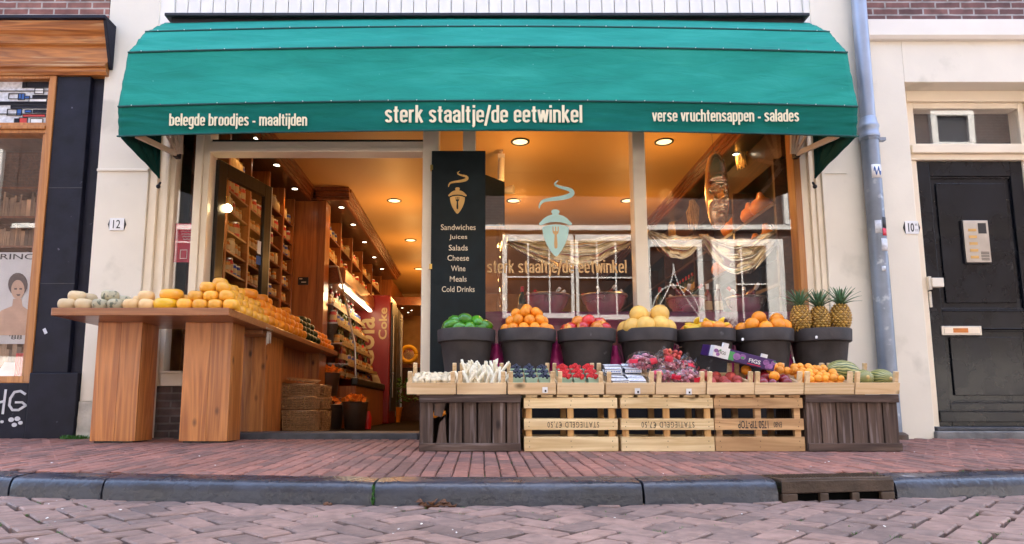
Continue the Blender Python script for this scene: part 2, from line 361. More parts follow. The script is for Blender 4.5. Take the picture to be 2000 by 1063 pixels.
plain('brass', (.7,.45,.12), .3, metal=.9)
plain('enamel_white', (.8,.8,.8), .2, var=.03, coat=.5)
plain('ink_black', (.012,.012,.014), .5)
plain('ink_blue', (.02,.1,.35), .5)
plain('ink_white', (.75,.75,.74), .6)
plain('sticker_paper', (.6,.62,.66), .5, var=.25, scale=40)
plain('sign_board', (.006,.011,.012), .6, spec=.25, var=.4, scale=8, dirt=((.06,.07,.07), .72, 16.0))
plain('sign_gold', (.62,.36,.1), .5)
plain('sign_text', (.75,.62,.42), .5)
plain('decal_cyan', (.5,.78,.74), .5, var=.04)
plain('decal_tan', (.66,.4,.16), .5, var=.06)
plain('ceiling_paint', (.62,.36,.12), .55, var=.03, scale=2)
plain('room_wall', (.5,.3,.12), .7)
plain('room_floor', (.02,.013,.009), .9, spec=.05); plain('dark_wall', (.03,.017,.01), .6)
plain('bag_magenta', (.5,.03,.2), .5, var=.3, scale=9, bump=.3, bscale=20)
plain('wine_cloth', (.12,.008,.035), .6, var=.3, scale=8, bump=.2, bscale=18)
plain('magenta_cloth', (.27,.01,.09), .55, var=.3, scale=8, bump=.2, bscale=18)
plain('silver_cloth', (.78,.68,.5), .22, metal=.9, var=.1, scale=10, bump=.06, bscale=12)
plain('mask_copper', (.86,.58,.34), .24, metal=.85, var=.2, scale=5, dirt=((.5,.05,.04), .6, 4.0), bump=.1)
plain('straw', (.6,.4,.14), .7, var=.3, scale=30, rand=.25)
plain('wicker', (.42,.23,.1), .6, var=.4, scale=60, bump=.6, bscale=90, rand=.15)
plain('pot_clay', (.05,.042,.04), .65, spec=.25, var=.35, scale=7, bump=.12, bscale=70, dirt=((.17,.16,.15), .68, 8.0))
plain('bucket_metal', (.2,.14,.11), .32, metal=.75, var=.2)
plain('leaf_green', (.04,.16,.015), .5, var=.4, scale=20, rand=.25)
plain('leaf_orange', (.8,.22,.02), .5, var=.3, scale=14, rand=.3)
plain('leaf_brown', (.1,.04,.015), .7, var=.4, scale=40)
# fruit and food
plain('orange_skin', (.9,.3,.012), .42, var=.1, scale=6, bump=.25, bscale=160, rand=.1, sss=.05)
plain('apple_skin', (.55,.025,.02), .25, var=.2, scale=5, dirt=((.8,.42,.06), .5, 9.0), rand=.12, coat=.2)
plain('avocado_skin', (.055,.23,.008), .3, var=.4, scale=9, bump=.2, bscale=60, rand=.2, coat=.2)
plain('melon_skin', (.78,.47,.1), .5, var=.1, scale=10, bump=.25, bscale=70, rand=.08)
plain('banana_skin', (.8,.52,.03), .4, var=.15, scale=9, dirt=((.12,.2,.01), .68, 10.0))
plain('mango_skin', (.75,.25,.03), .3, var=.3, scale=7, dirt=((.5,.05,.02), .55, 8.0))
plain('pine_flesh', (.42,.24,.045), .5, var=.5, scale=25, bump=.4, bscale=60)
plain('pine_leaf', (.1,.2,.1), .5, var=.35, scale=14, rand=.2)
plain('mushroom', (.72,.6,.4), .7, var=.15, scale=25, rand=.12)
plain('asparagus', (.8,.73,.55), .4, var=.08, scale=30, rand=.06)
plain('punnet', (.36,.52,.4), .8, var=.1, scale=30)
plain('blueberry', (.02,.025,.05), .4, var=.4, scale=50, rand=.4)
plain('raspberry', (.65,.02,.02), .4, var=.3, scale=120, bump=.8, bscale=260, rand=.2)
plain('grape', (.42,.12,.15), .3, var=.4, scale=30, rand=.4, coat=.2)
plain('peach', (.5,.07,.05), .6, var=.4, scale=7, rand=.2, dirt=((.75,.3,.1), .62, 7.0))
plain('plum', (.22,.012,.02), .22, var=.5, scale=8, rand=.3, coat=.3, dirt=((.6,.12,.04), .66, 9.0))
plain('apricot', (.88,.33,.03), .5, var=.2, scale=9, rand=.15, dirt=((.7,.12,.03), .66, 9.0))
plain('cheese_pale', (.6,.45,.25), .6, var=.15, scale=12, dirt=((.4,.34,.2), .6, 16.0), bump=.1, rand=.1)
plain('cheese_herb', (.46,.41,.26), .65, var=.2, scale=16, dirt=((.13,.14,.09), .56, 30.0), rand=.15)
plain('cheese_cream', (.74,.49,.22), .45, var=.08, scale=7, rand=.08, dirt=((.55,.34,.16), .68, 8.0))
plain('cheese_yellow', (.82,.47,.015), .35, var=.08, scale=7, rand=.08, coat=.15)
plain('cheese_gold', (.78,.36,.03), .4, var=.1, scale=7, rand=.12, coat=.1, dirt=((.6,.28,.03), .66, 9.0))
plain('cheese_amber', (.8,.27,.015), .4, var=.12, scale=9, rand=.12, coat=.1, dirt=((.55,.2,.02), .64, 8.0))
plain('cheese_green', (.012,.035,.012), .35, var=.4, scale=8, rand=.3, coat=.2)
plain('rim_varnish', (.42,.26,.14), .22, var=.2, coat=.4)
plain('jar_amber', (.45,.13,.015), .2, var=.3, scale=20, rand=.35, coat=.5)
plain('jar_pale', (.55,.24,.06), .25, var=.2, scale=20, rand=.25, coat=.4)
plain('jar_lid', (.4,.26,.1), .3, metal=.5, rand=.3)
plain('tin_red', (.5,.02,.02), .35, var=.1, rand=.2)
plain('tin_blue', (.03,.08,.4), .35, var=.1, rand=.2)
plain('tin_cream', (.55,.42,.22), .4, rand=.2)
plain('bottle_red', (.14,.006,.01), .12, var=.2, coat=.6)
plain('bottle_green', (.02,.04,.012), .15, var=.2, coat=.6, rand=.4)
plain('label_paper', (.5,.36,.18), .6, var=.1)
plain('book_red', (.5,.03,.025), .5, rand=.2)
plain('book_mixed', (.3,.18,.1), .6, var=.9, scale=3, rand=.6)
plain('poster_paper', (.58,.57,.55), .55, var=.12, scale=4)
plain('poster_skin', (.5,.32,.22), .6, var=.15, scale=8)
plain('poster_dark', (.05,.035,.035), .6, var=.2)
plain('poster_crimson', (.4,.006,.03), .5, var=.08)
plain('cola_red', (.2,.006,.006), .35, var=.1)
plain('carton_purple', (.05,.015,.11), .4, var=.2)
plain('carton_white', (.74,.74,.74), .45, var=.05)
plain('carton_green', (.06,.3,.09), .45, var=.2)
plain('fig_purple', (.3,.12,.35), .45, var=.4, scale=40)
plain('print_red', (.65,.02,.05), .35, var=.2)
plain('brushed_steel', (.5,.46,.4), .35, metal=.7)
plain('black_panel', (.015,.015,.016), .4); plain('hole_black', (.004,.004,.004), .95, spec=.0)
plain('graffiti', (.62,.62,.64), .6, var=.1, scale=30)
plain('plaster_grey', (.34,.34,.36), .85, var=.2, scale=8)
# woods
wood('table_wood', (.3,.085,.018), (.6,.235,.062), 'Z', .38, coat=.15)
wood('table_top_wood', (.24,.085,.03), (.4,.16,.06), 'X', .35, coat=.2, knots=False)
wood('table_side_wood', (.24,.085,.03), (.4,.16,.06), 'Y', .35, coat=.2, knots=False)
wood('crate_pale', (.56,.37,.16), (.86,.68,.39), 'X', .75, rand=.1, ring=1.0)
wood('crate_pale_upright', (.42,.2,.06), (.66,.4,.15), 'Z', .75, rand=.1)
wood('crate_brown', (.32,.17,.07), (.55,.34,.16), 'X', .8, rand=.15)
wood('crate_dark', (.04,.024,.017), (.13,.082,.06), 'Z', .85, rand=.28, ring=1.4, wear=(.2,.155,.14))
wood('crate_dark_rail', (.038,.022,.016), (.12,.075,.055), 'X', .85, rand=.28, ring=1.4, wear=(.19,.145,.13))
wood('tray_wood', (.6,.4,.2), (.85,.66,.41), 'X', .75, rand=.08)
wood('tray_wood_side', (.56,.36,.17), (.8,.61,.36), 'Y', .75, rand=.08)
wood('shop_wood', (.24,.065,.012), (.42,.135,.028), 'Z', .35, knots=False, coat=.15)
wood('shop_wood_long', (.12,.03,.008), (.24,.07,.016), 'Y', .35, knots=False, coat=.15)
wood('shelf_dark', (.06,.02,.008), (.13,.045,.015), 'Y', .4, knots=False)
wood('soffit_dark', (.035,.014,.007), (.08,.03,.012), 'Y', .3, knots=False, coat=.2)
wood('oak_trim', (.19,.055,.01), (.52,.2,.042), 'X', .4, knots=False, coat=.2, wear=(.5,.28,.12))
wood('oak_trim_upright', (.32,.11,.02), (.5,.2,.045), 'Z', .4, knots=False, coat=.2)
wood('door_dark_wood', (.006,.005,.004), (.015,.01,.007), 'Z', .3, knots=False, coat=.1)
# bricks
bricks('brick_upper', (.2,.075,.06), (.3,.13,.1), (.42,.37,.33))
bricks('brick_plum', (.13,.06,.055), (.22,.1,.085), (.36,.33,.31))
bricks('brick_low', (.07,.045,.04), (.13,.08,.065), (.16,.13,.11))
bricks('brick_opposite', (.05,.025,.018), (.09,.045,.032), (.13,.11,.095))
bricks('paving_far', (.19,.11,.1), (.26,.16,.15), (.06,.055,.05), .2, .1, 'XY')
def paver(name, c1, c2):
    m, nt, p, L = base(name, .72)
    mp, ad = coords(nt, L)
    ge = nn(nt, 'ShaderNodeNewGeometry')
    rp = ramp(nt, [(0, c1), (.35, [c*1.15 for c in c1]), (.7, c2), (1, [c*.75 for c in c2])]); L(ge.outputs['Random Per Island'], rp.inputs[0])
    no = nn(nt, 'ShaderNodeTexNoise', i_Scale=22.0, i_Detail=8.0); L(mp.outputs[0], no.inputs['Vector']); r2 = ramp(nt, [(.3, .72), (.72, 1.2)]); L(no.outputs[0], r2.inputs[0])
    tc = nn(nt, 'ShaderNodeTexCoord'); n3 = nn(nt, 'ShaderNodeTexNoise', i_Scale=1.3, i_Detail=4.0); L(tc.outputs['Object'], n3.inputs['Vector']); r3 = ramp(nt, [(.35, .8), (.65, 1.15)]); L(n3.outputs[0], r3.inputs[0])
    a = nn(nt, 'ShaderNodeMix', data_type='RGBA', blend_type='MULTIPLY'); a.inputs[0].default_value = 1; L(rp.outputs[0], a.inputs[6]); L(r2.outputs[0], a.inputs[7])
    b = nn(nt, 'ShaderNodeMix', data_type='RGBA', blend_type='MULTIPLY'); b.inputs[0].default_value = 1; L(a.outputs[2], b.inputs[6]); L(r3.outputs[0], b.inputs[7])
    # pale specks of grit
    n4 = nn(nt, 'ShaderNodeTexNoise', i_Scale=75.0, i_Detail=2.0); L(tc.outputs['Object'], n4.inputs['Vector']); r4 = ramp(nt, [(.74, 0.0), (.78, 1.0)]); L(n4.outputs[0], r4.inputs[0])
    d = nn(nt, 'ShaderNodeMix', data_type='RGBA'); L(r4.outputs[0], d.inputs[0]); L(b.outputs[2], d.inputs[6]); d.inputs[7].default_value = (.4,.37,.36,1)
    L(d.outputs[2], p.inputs['Base Color'])
    n5 = nn(nt, 'ShaderNodeTexNoise', i_Scale=55.0, i_Detail=6.0); L(mp.outputs[0], n5.inputs['Vector'])
    bp = nn(nt, 'ShaderNodeBump', i_Strength=.45, i_Distance=.006); L(n5.outputs[0], bp.inputs['Height']); L(bp.outputs[0], p.inputs['Normal'])
paver('pavement_brick', (.26,.112,.082), (.21,.106,.085))
paver('road_brick', (.235,.152,.126), (.2,.138,.12))
plain('mortar_earth', (.055,.045,.035), .95, var=.4, scale=18, dirt=((.07,.12,.02), .55, 5.0))
def canvas(name, col, fade):
    m, nt, p, L = base(name, .85, 0, .2)
    mp, ad = coords(nt, L, (.7, 3, 3), island=False)
    no = nn(nt, 'ShaderNodeTexNoise', i_Scale=1.6, i_Detail=7.0, i_Roughness=.6); L(mp.outputs[0], no.inputs['Vector'])
    rp = ramp(nt, [(.3, [c*.82 for c in col]), (.5, col), (.72, fade)]); L(no.outputs[0], rp.inputs[0])
    m2, _ = coords(nt, L, (1, 1, 1), island=False); n2 = nn(nt, 'ShaderNodeTexNoise', i_Scale=38.0, i_Detail=2.0); L(m2.outputs[0], n2.inputs['Vector']); r2 = ramp(nt, [(.76, 0.0), (.79, 1.0)]); L(n2.outputs[0], r2.inputs[0])
    mx = nn(nt, 'ShaderNodeMix', data_type='RGBA'); L(r2.outputs[0], mx.inputs[0]); L(rp.outputs[0], mx.inputs[6]); mx.inputs[7].default_value = c4([c+.12 for c in fade]); L(mx.outputs[2], p.inputs['Base Color'])
    m3, _ = coords(nt, L, (2.2, 5, 9), island=False, rot=(0, .25, 0)); n3 = nn(nt, 'ShaderNodeTexNoise', i_Scale=1.3, i_Detail=5.0, i_Distortion=.8); L(m3.outputs[0], n3.inputs['Vector'])
    n4 = nn(nt, 'ShaderNodeTexNoise', i_Scale=260.0, i_Detail=1.0); L(m2.outputs[0], n4.inputs['Vector'])
    b1 = nn(nt, 'ShaderNodeBump', i_Strength=.45, i_Distance=.02); L(n3.outputs[0], b1.inputs['Height']); b2 = nn(nt, 'ShaderNodeBump', i_Strength=.15, i_Distance=.002); L(n4.outputs[0], b2.inputs['Height']); L(b1.outputs[0], b2.inputs['Normal']); L(b2.outputs[0], p.inputs['Normal'])
canvas('awning_cloth_shaded', (.0015,.05,.043), (.002,.07,.06)); canvas('awning_cloth', (.014,.25,.192), (.028,.31,.245)); canvas('valance_cloth', (.003,.135,.108), (.008,.18,.145))  # side panels: same cloth, shade inside the awning put into its colour
# stripes on the green melons
def stripe(name, c1, c2):
    m, nt, p, L = base(name, .4); tc = nn(nt, 'ShaderNodeTexCoord'); sx = nn(nt, 'ShaderNodeSeparateXYZ'); L(tc.outputs['Object'], sx.inputs[0])
    at2 = nn(nt, 'ShaderNodeMath', operation='ARCTAN2'); L(sx.outputs[1], at2.inputs[0]); L(sx.outputs[2], at2.inputs[1])
    no = nn(nt, 'ShaderNodeTexNoise', i_Scale=30.0, i_Detail=4.0); L(tc.outputs['Object'], no.inputs['Vector'])
    ma = nn(nt, 'ShaderNodeMath', operation='MULTIPLY_ADD'); L(at2.outputs[0], ma.inputs[0]); ma.inputs[1].default_value = 3.2
    m3 = nn(nt, 'ShaderNodeMath', operation='MULTIPLY'); L(no.outputs[0], m3.inputs[0]); m3.inputs[1].default_value = .9; L(m3.outputs[0], ma.inputs[2])
    pg = nn(nt, 'ShaderNodeMath', operation='PINGPONG'); pg.inputs[1].default_value = .5; L(ma.outputs[0], pg.inputs[0])
    rp = ramp(nt, [(.1, c1), (.4, c2)]); L(pg.outputs[0], rp.inputs[0]); L(rp.outputs[0], p.inputs['Base Color'])
stripe('toad_melon', (.05,.085,.02), (.42,.38,.13))
glass('shop_glass', .07); glass('thin_glass', .04); glass('plastic_film', .06, (.97,.97,.97))
glass('jar_glass', .05, (.9,.8,.6))
emit('lamp_glow', (1,.78,.42), .24); emit('spot_glow', (1,.85,.6), 2.2); emit('tube_glow', (1,.86,.6), 1.2); emit('bulb_glow', (1,.75,.4), 4)
LAMPS = []
def lamp(loc, e, r=.05, col=(1,.49,.14), parent=None, spot=None):
    ld = bpy.data.lights.new('lamp_light', 'SPOT' if spot else 'POINT'); ld.energy = e; ld.color = col; ld.shadow_soft_size = r
    if spot: ld.spot_size = R(spot); ld.spot_blend = .6
    o = bpy.data.objects.new('lamp_light', ld); C.objects.link(o)
    if parent is not None: o.parent = parent; o.location = Vector(loc)-ORG[parent.name]
    else: o.location = loc
    return o
# ================================================================ ground
def ky(x): return -2.45 + .5*(1-math.exp(-(x/2.35)**2))      # front line of the kerb
def zp(y): return .027*max(y, -2.6)
ROADZ = -.15
structure(MB().box(-80, 80, -90, 90, -.6, -.3).build('ground', 'mortar_earth'))
structure(MB().grid(lambda u, v: Vector((-60+120*u, -6.95+5.1*v, ROADZ-.022)), 40, 2).build('road_bed', 'mortar_earth'))
b = MB()
for x0, x1 in ((-60, -5.4), (5.4, 60)): b.box(x0, x1, -6.95, -2.35, -.28, ROADZ)
structure(b.build('road_surface', 'paving_far'))
b = MB()
for x0, x1 in ((-60, -5.2), (5.2, 60)):
    b.add([(x0,-2.25,-.062),(x1,-2.25,-.062),(x1,0,0),(x0,0,0)], [(0,1,2,3)])
structure(b.build('pavement_surface', 'paving_far'))
structure(MB().grid(lambda u, v: Vector((-6+12*u, ky(-6+12*u)+.1+(.0-ky(-6+12*u))*v, zp(ky(-6+12*u)+.1+(.0-ky(-6+12*u))*v)-.014)), 60, 6).build('pavement_bed', 'mortar_earth'))
def brick_into(mb, c, ux, uy, L, W, z, tilt=.0016, gap=.0018):
    """one paver: sloping shoulders and a slightly domed, slightly tilted top"""
    h = rnd(-.0016, .0016); tx = rnd(-tilt, tilt); ty = rnd(-tilt, tilt); g = gap+rnd(0, .0025)
    def P(a, b_, dz): 
        q = c + ux*a + uy*b_; zz = z(q.y) + h + tx*(a/L*2) + ty*(b_/W*2) + dz; return (q.x, q.y, zz)
    l = L/2-g*1.9; w = W/2-g; i = .005; j = lambda: rnd(-.0015, .0015)
    vs = [P(-l+j(), -w+j(), -.03), P(l+j(), -w+j(), -.03), P(l+j(), w+j(), -.03), P(-l+j(), w+j(), -.03),
          P(-l+j(), -w+j(), -.005), P(l+j(), -w+j(), -.005), P(l+j(), w+j(), -.005), P(-l+j(), w+j(), -.005),
          P(-l+i, -w+i, 0), P(l-i, -w+i, 0), P(l-i, w-i, 0), P(-l+i, w-i, 0)]
    fs = [(8,9,10,11)]
    for k in range(4):
        n = (k+1) % 4; fs += [(k, n, n+4, k+4), (k+4, n+4, n+8, k+8)]
    mb.add(vs, fs)
b = MB()
x = -5.2; col = 0
while x < 5.2:
    y = -.05 - (.1 if col % 2 else 0) + .1
    while y > -2.5:
        cy = y-.1
        if cy-.06 > ky(x)+.165 and cy < .05: brick_into(b, Vector((x, cy, 0)), Vector((0,1,0)), Vector((1,0,0)), .2, .07, zp)
        elif cy+.04 > ky(x)+.165: brick_into(b, Vector((x, (cy+.1+ky(x)+.165)/2, 0)), Vector((0,1,0)), Vector((1,0,0)), max(.03, cy+.1-ky(x)-.165), .07, zp)
        y -= .2
    x += .07; col += 1
structure(b.build('pavement', 'pavement_brick', smooth=False))
b = MB(); W = .1; c45 = math.cos(R(45))
zr = lambda y: ROADZ
for i in range(-90, 90):
    for j in range(-90, 90):
        k = (i-j) % 4
        if k == 0: cx, cy, hor = (i+1)*W, (j+.5)*W, True
        elif k == 3: cx, cy, hor = (i+.5)*W, (j+1)*W, False
        else: continue
        X = (cx-cy)*c45; Y = (cx+cy)*c45 - 4.4
        if abs(X) > 5.4 or Y < -6.95 or Y > ky(X)+.09: continue
        if Y < -4.6 and abs(X) > 4: continue
        a = Vector((c45, c45, 0)); d = Vector((-c45, c45, 0))
        if not hor: a, d = d, a
        brick_into(b, Vector((X, Y, 0)), a, d, .2, .1, zr, tilt=.003, gap=.0042)
structure(b.build('road', 'road_brick'))
# kerb stones: rounded nose, joints between
def kerb_profile(x):
    f = ky(x); return [(f+.165, -.3), (f, -.3), (f-.004, -.115), (f+.006, -.085), (f+.022, -.07), (f+.05, -.0645), (f+.165, -.0605)]
jx = [AX(15, 945, -2.2), AX(197, 945, -2.28), AX(728, 950, -2.45), AX(1260, 950, -2.44), AX(1531, 945, -2.38), AX(1755, 945, -2.26)]
jx = [jx[0]-2.7, jx[0]-1.35] + jx + [jx[-1]+1.2, jx[-1]+2.4]
b = MB()
for a, e in zip(jx[:-1], jx[1:]):
    if abs(a-jx[6]) < 1e-6: continue
    n = 14; g = .005; ring = []; dz = rnd(-.003, .003)
    for i in range(n+1):
        x = a+g+(e-a-2*g)*i/n
        edge = .004 if i in (0, n) else 0
        ring.append([(x, y+(edge if k < 4 else 0), z-edge+dz+.0016*noise.noise(Vector((x*6, k, 0)))) for k, (y, z) in enumerate(kerb_profile(x))])
    m_ = len(ring[0]); vs = [p for r_ in ring for p in r_]; fs = []
    for i in range(n):
        for k in range(m_):
            k2 = (k+1) % m_; fs.append((i*m_+k, i*m_+k2, (i+1)*m_+k2, (i+1)*m_+k))
    fs += [tuple(range(m_)), tuple(reversed(range(n*m_, n*m_+m_)))]
    b.add(vs, fs)
structure(b.build('kerb', 'kerb_stone', smooth=True))
# storm drain in the kerb
a, e = jx[6]+.006, jx[7]-.006; yc = lambda x: ky(x)
dt = thing('storm_drain', 'rusty brown iron kerb drain with three openings, set between kerb stones', 'drain', ((a+e)/2, ky((a+e)/2), ROADZ))
b = MB(); n = 3; ym = ky((a+e)/2)
Md = Matrix.Translation(((a+e)/2, ym, 0)) @ Matrix.Rotation(math.atan2(ky(e)-ky(a), e-a), 4, 'Z')
hw = (e-a)/2; wb = .036
b.box(-hw, hw, .004, .17, -.075, -.0605, Md)
b.box(-hw, hw, -.004, .004, -.12, -.068, Md)
holes = [(-.2, -.075), (-.02, .1), (.16, .28)]
xs = [-hw] + [q*hw/.29 for h in [(-.212,-.099),(-.055,.064),(.104,.218)] for q in h] + [hw]
for k in range(0, len(xs), 2): b.box(xs[k], xs[k+1], -.004, .02, -.2, -.1205, Md)
b.build('drain_frame', 'iron', dt, bevel=.004)
b = MB()
for k in range(1, len(xs)-1, 2):
    b.box(xs[k]-.001, xs[k+1]+.001, .0105, .03, -.2, -.1, Md)
b.build('drain_opening', 'hole_black', dt)  # black boxes fill the openings; unlit depth put into their colour
b = MB()
for i in range(34):
    for j in range(9): 
        x = -hw+.015+(2*hw-.03)*i/33; y = .03+.014*j; b.box(x-.003, x+.003, y-.003, y+.003, -.0605, -.057, Md)
b.build('tread_stud', 'iron', dt)['kind'] = 'stuff'
# weeds, moss in joints and litter
def blades(mb, c, r, n, h):
    for i in range(n):
        a = rnd(0, 6.28); q = Vector(c)+Vector((math.cos(a), math.sin(a)*.6, 0))*r*math.sqrt(random.random())
        t = Vector((rnd(-1, 1), rnd(-1, 1), 0))*h*.5; w = Vector((rnd(-1,1), rnd(-1,1), 0)).normalized()*h*.09; k = h*rnd(.4, 1)
        mb.add([q-w, q+w, q+t*.5+w*.6+Vector((0,0,k*.7)), q+t+Vector((0,0,k))], [(0,1,2),(0,2,3)])
p = at(145, 860, -.06); b = MB(); blades(b, (p.x, -.06, -.002), .09, 260, .035)
for dx in (-.07, .08): blades(b, (p.x+dx, -.05, -.002), .05, 60, .025)
tag(b.build('weed_tuft', 'leaf_green', org=(p.x, -.06, 0)), 'small green weed tuft at the foot of the white pillar beside the table leg', 'weed')
p = at(727, 970, -2.46); b = MB()
for k in range(40):
    blades(b, (p.x+rnd(-.004,.004), ky(p.x)-.006, ROADZ+.075*random.random()), .006, 3, .014)
tag(b.build('kerb_weed', 'leaf_green', org=(p.x, ky(p.x), ROADZ)), 'green weed growing up the open joint between two kerb stones', 'weed')
b = MB()
for k in range(330):
    x = rnd(-2.6, 2.6); y = rnd(-3.4, ky(x)-.03)
    # snap to the herringbone joints
    i = round(((x*c45)+(y+4.4)*c45)/W)*W; j = ((y+4.4)*c45-x*c45)
    X = (i-j)*c45; Y = (i+j)*c45-4.4
    if Y < ky(X)-.02 and noise.noise(Vector((X*1.6, Y*2.2, 3))) > -.05: blades(b, (X, Y, ROADZ-.008), .01, 5, .014)
for k in range(130):
    x = rnd(-2.4, 3); x = round(x/.1)*.1+.05; y = rnd(-2.2, -1.2)
    if noise.noise(Vector((x*1.2, y*2, 9))) > .05 and y > ky(x)+.18: blades(b, (x, y, zp(y)-.008), .007, 5, .012)
for k in range(160):
    x = rnd(-3, 3); blades(b, (x, ky(x)+.172, zp(-2.2)-.01), .008, 3, .014)
tag(b.build('joint_moss', 'leaf_green'), 'sparse green moss and grass in the brick joints', 'moss', kind='stuff')
def litter(u, v, Y, nm, label, cat, m, r):
    p = at(u, v, Y); b = MB()
    for k in range(3): b.ball((p.x+rnd(-r,r), Y+rnd(-.01,.01), ROADZ+r*.6), r*rnd(.7,1), r*.8, r*rnd(.5,.8), 10, bump=.5, bs=5)
    tag(b.build(nm, m, org=(p.x, Y, ROADZ)), label, cat)
litter(640, 977, ky(-.6)-.03, 'dry_leaf', 'single curled brown leaf in the gutter left of the weedy kerb joint', 'leaf', 'leaf_brown', .011)
p = at(850, 986, ky(-.2)-.03)
b = MB()
for k in range(9):
    x = p.x-.06+.015*k; yy = ky(x)-.03
    b.grid(lambda u, v: Vector((x+.03*(u-.5)+.01*math.sin(v*4), yy+.02*(v-.5), ROADZ+.006+.014*math.sin(u*5+k)*math.sin(v*3.2)+.012*(k % 3 == 0))), 4, 4)
tag(b.build('dead_leaves', 'leaf_brown', org=(p.x, p.y, ROADZ), solid=.001), 'crumpled brown dead leaves lying against the kerb right of its weedy joint', 'leaves')
b = MB()
for k in range(44):
    x = rnd(-2.4, 3); y = rnd(-2.2, -.7) if k % 2 else rnd(-3.2, ky(x)-.05)
    if k % 2 and y < ky(x)+.2: continue
    z = (zp(y) if k % 2 else ROADZ)+.003; s_ = rnd(.002, .0055); q = rnd(0, 3)
    b.add([(x+s_*math.cos(q+t), y+s_*math.sin(q+t)*1.4, z+rnd(0,.003)) for t in (0, 1.7, 3, 4.6)], [(0,1,2,3)])
tag(b.build('litter', 'ink_white', solid=.0015), 'scattered pale scraps and petals on the paving', 'litter', kind='stuff')

# ================================================================ the shop building
shop = thing('shop_building', 'cream painted shopfront under the green awning with tall windows and open doorway', 'shop', (0, 0, 0))
GY = .10                      # glass plane
XL0, XL1, XR0, XR1 = -3.095, -2.68, 2.743, 3.1
b = MB().box(XL0, XL1, .0, .4, .28, 3.95); b.box(XL0+.0, XL1-.0, -.012, 0, 2.12, 2.145); b.build('pilaster', 'cream_paint', shop, bevel=.006)
MB().box(XL0, XL1, .012, .4, -.2, .279).build('pilaster_base', 'rough_plaster', shop)
MB().grid(lambda u, v: Vector((XL0+(XL1-XL0)*u, -.004-.012*(1-v)+.005*noise.noise(Vector((u*5, v*6, 1))), -.03+.31*v)), 24, 20).build('render_base', 'rough_plaster', shop, smooth='all')
b = MB().box(XR0, XR1, .0, .4, -.03, 3.95); b.box(XR0+.02, XR0+.2, -.008, 0, 2.1, 2.106); b.build('pilaster', 'cream_paint', shop, bevel=.006)
# board fascia above the awning
bx0, bx1 = AX(342, 20, .03), AX(1568, 20, .03)
b = MB(); w = (bx1-bx0)/50
for i in range(50): b.box(bx0+i*w+.003, bx0+(i+1)*w-.003, .03, .06, 2.62, 3.9)
b.build('board_fascia', 'white_paint', shop, bevel=.004)
b = MB().box(XL1, bx0, .012, .08, 2.62, 3.95); b.box(bx1, XR0, .012, .08, 2.62, 3.95); b.box(bx0, bx1, .062, .3, 2.62, 3.95); b.build('fascia_surround', 'white_paint', shop)
MB().box(XL0, XR1, .02, .35, 3.951, 12).build('upper_wall', 'brick_upper', shop)
b = MB().box(XL0, XR1, .36, 9.6, 11.7, 12); b.box(XL0, XR1, 9.6, 9.8, 0, 12); b.build('roof', 'plaster_grey', shop)
# window frame posts (the outer casing is stepped)
def post(x0, x1, y0=.03, y1=.17, z0=0., z1=2.62, m='shop_frame_paint'): MB().box(x0, x1, y0, y1, z0, z1).build('frame_post', m, shop, bevel=.006)
b = MB().box(-2.68, -2.615, .02, .17, -.1, 2.62); b.box(-2.615, -2.57, .05, .17, -.1, 2.62); b.box(-2.57, -2.535, .035, .17, -.1, 2.62); b.box(-2.535, -2.495, .065, .17, -.1, 2.62)
b.build('frame_post', 'shop_frame_paint', shop, bevel=.005)
post(-2.327, -2.265); 
b = MB().box(-2.265, -2.215, .05, .2, .07, 2.62); b.build('door_jamb', 'shop_frame_paint', shop, bevel=.005)
MB().box(-2.33, -2.2, .015, .2, -.03, .1).build('post_plinth', 'sill_stone', shop, bevel=.004)
post(-.475, -.345, .02, .19); post(-.15, -.045, z0=.47); post(1.231, 1.333, z0=.47)
b = MB().box(2.60, 2.66, .06, .17, .4, 2.62); b.box(2.66, 2.70, .035, .17, .4, 2.62); b.box(2.70, 2.743, .02, .17, 0, 2.62); b.build('frame_post', 'shop_frame_paint', shop, bevel=.005)
MB().box(2.545, 2.60, .05, .17, .45, 2.62).build('frame_trim', 'oak_trim_upright', shop, bevel=.005)
b = MB().box(-2.215, -.475, .03, .17, 2.3, 2.335); b.box(-2.215, -.475, .045, .17, 2.335, 2.395); b.build('transom_bar', 'shop_frame_paint', shop, bevel=.005)
MB().box(-2.215, -.475, .08, .13, 2.395, 2.425).build('transom_bead', 'black_panel', shop)
MB().box(-2.68, 2.743, .04, .19, 2.62, 2.72).build('frame_head', 'shop_frame_paint', shop)
b = MB().box(-2.495, -2.327, .03, .17, .4, .5); b.box(-2.495, -2.327, .0, .17, .5, .515); b.build('window_sill', 'shop_frame_paint', shop, bevel=.004)
MB().box(-2.68, -2.33, .06, .3, -.2, .4).build('stall_riser', 'brick_low', shop)
MB().box(-.345, 2.70, .06, .2, -.2, .42).build('stall_riser', 'riser_wood', shop)
b = MB()
for x0, x1 in ((-.345, 1.231), (1.333, 2.545)): b.box(x0, x1, .02, .17, .42, .47)
b.build('window_sill', 'shop_frame_paint', shop, bevel=.005)
MB().box(-2.2, -.475, -.1, .4, -.1, .042).build('door_threshold', 'sill_stone', shop, bevel=.008)
def pane(x0, x1, z0, z1, Y=GY, par=shop, m='shop_glass'): return MB().box(x0, x1, Y, Y+.006, z0, z1).build('window_pane', m, par)
pane(-2.495, -2.327, .515, 2.62); pane(-2.215, -.475, 2.425, 2.62); pane(-.345, -.15, .47, 2.62); pane(-.045, 1.231, .47, 2.62); pane(1.333, 2.545, .47, 2.62)
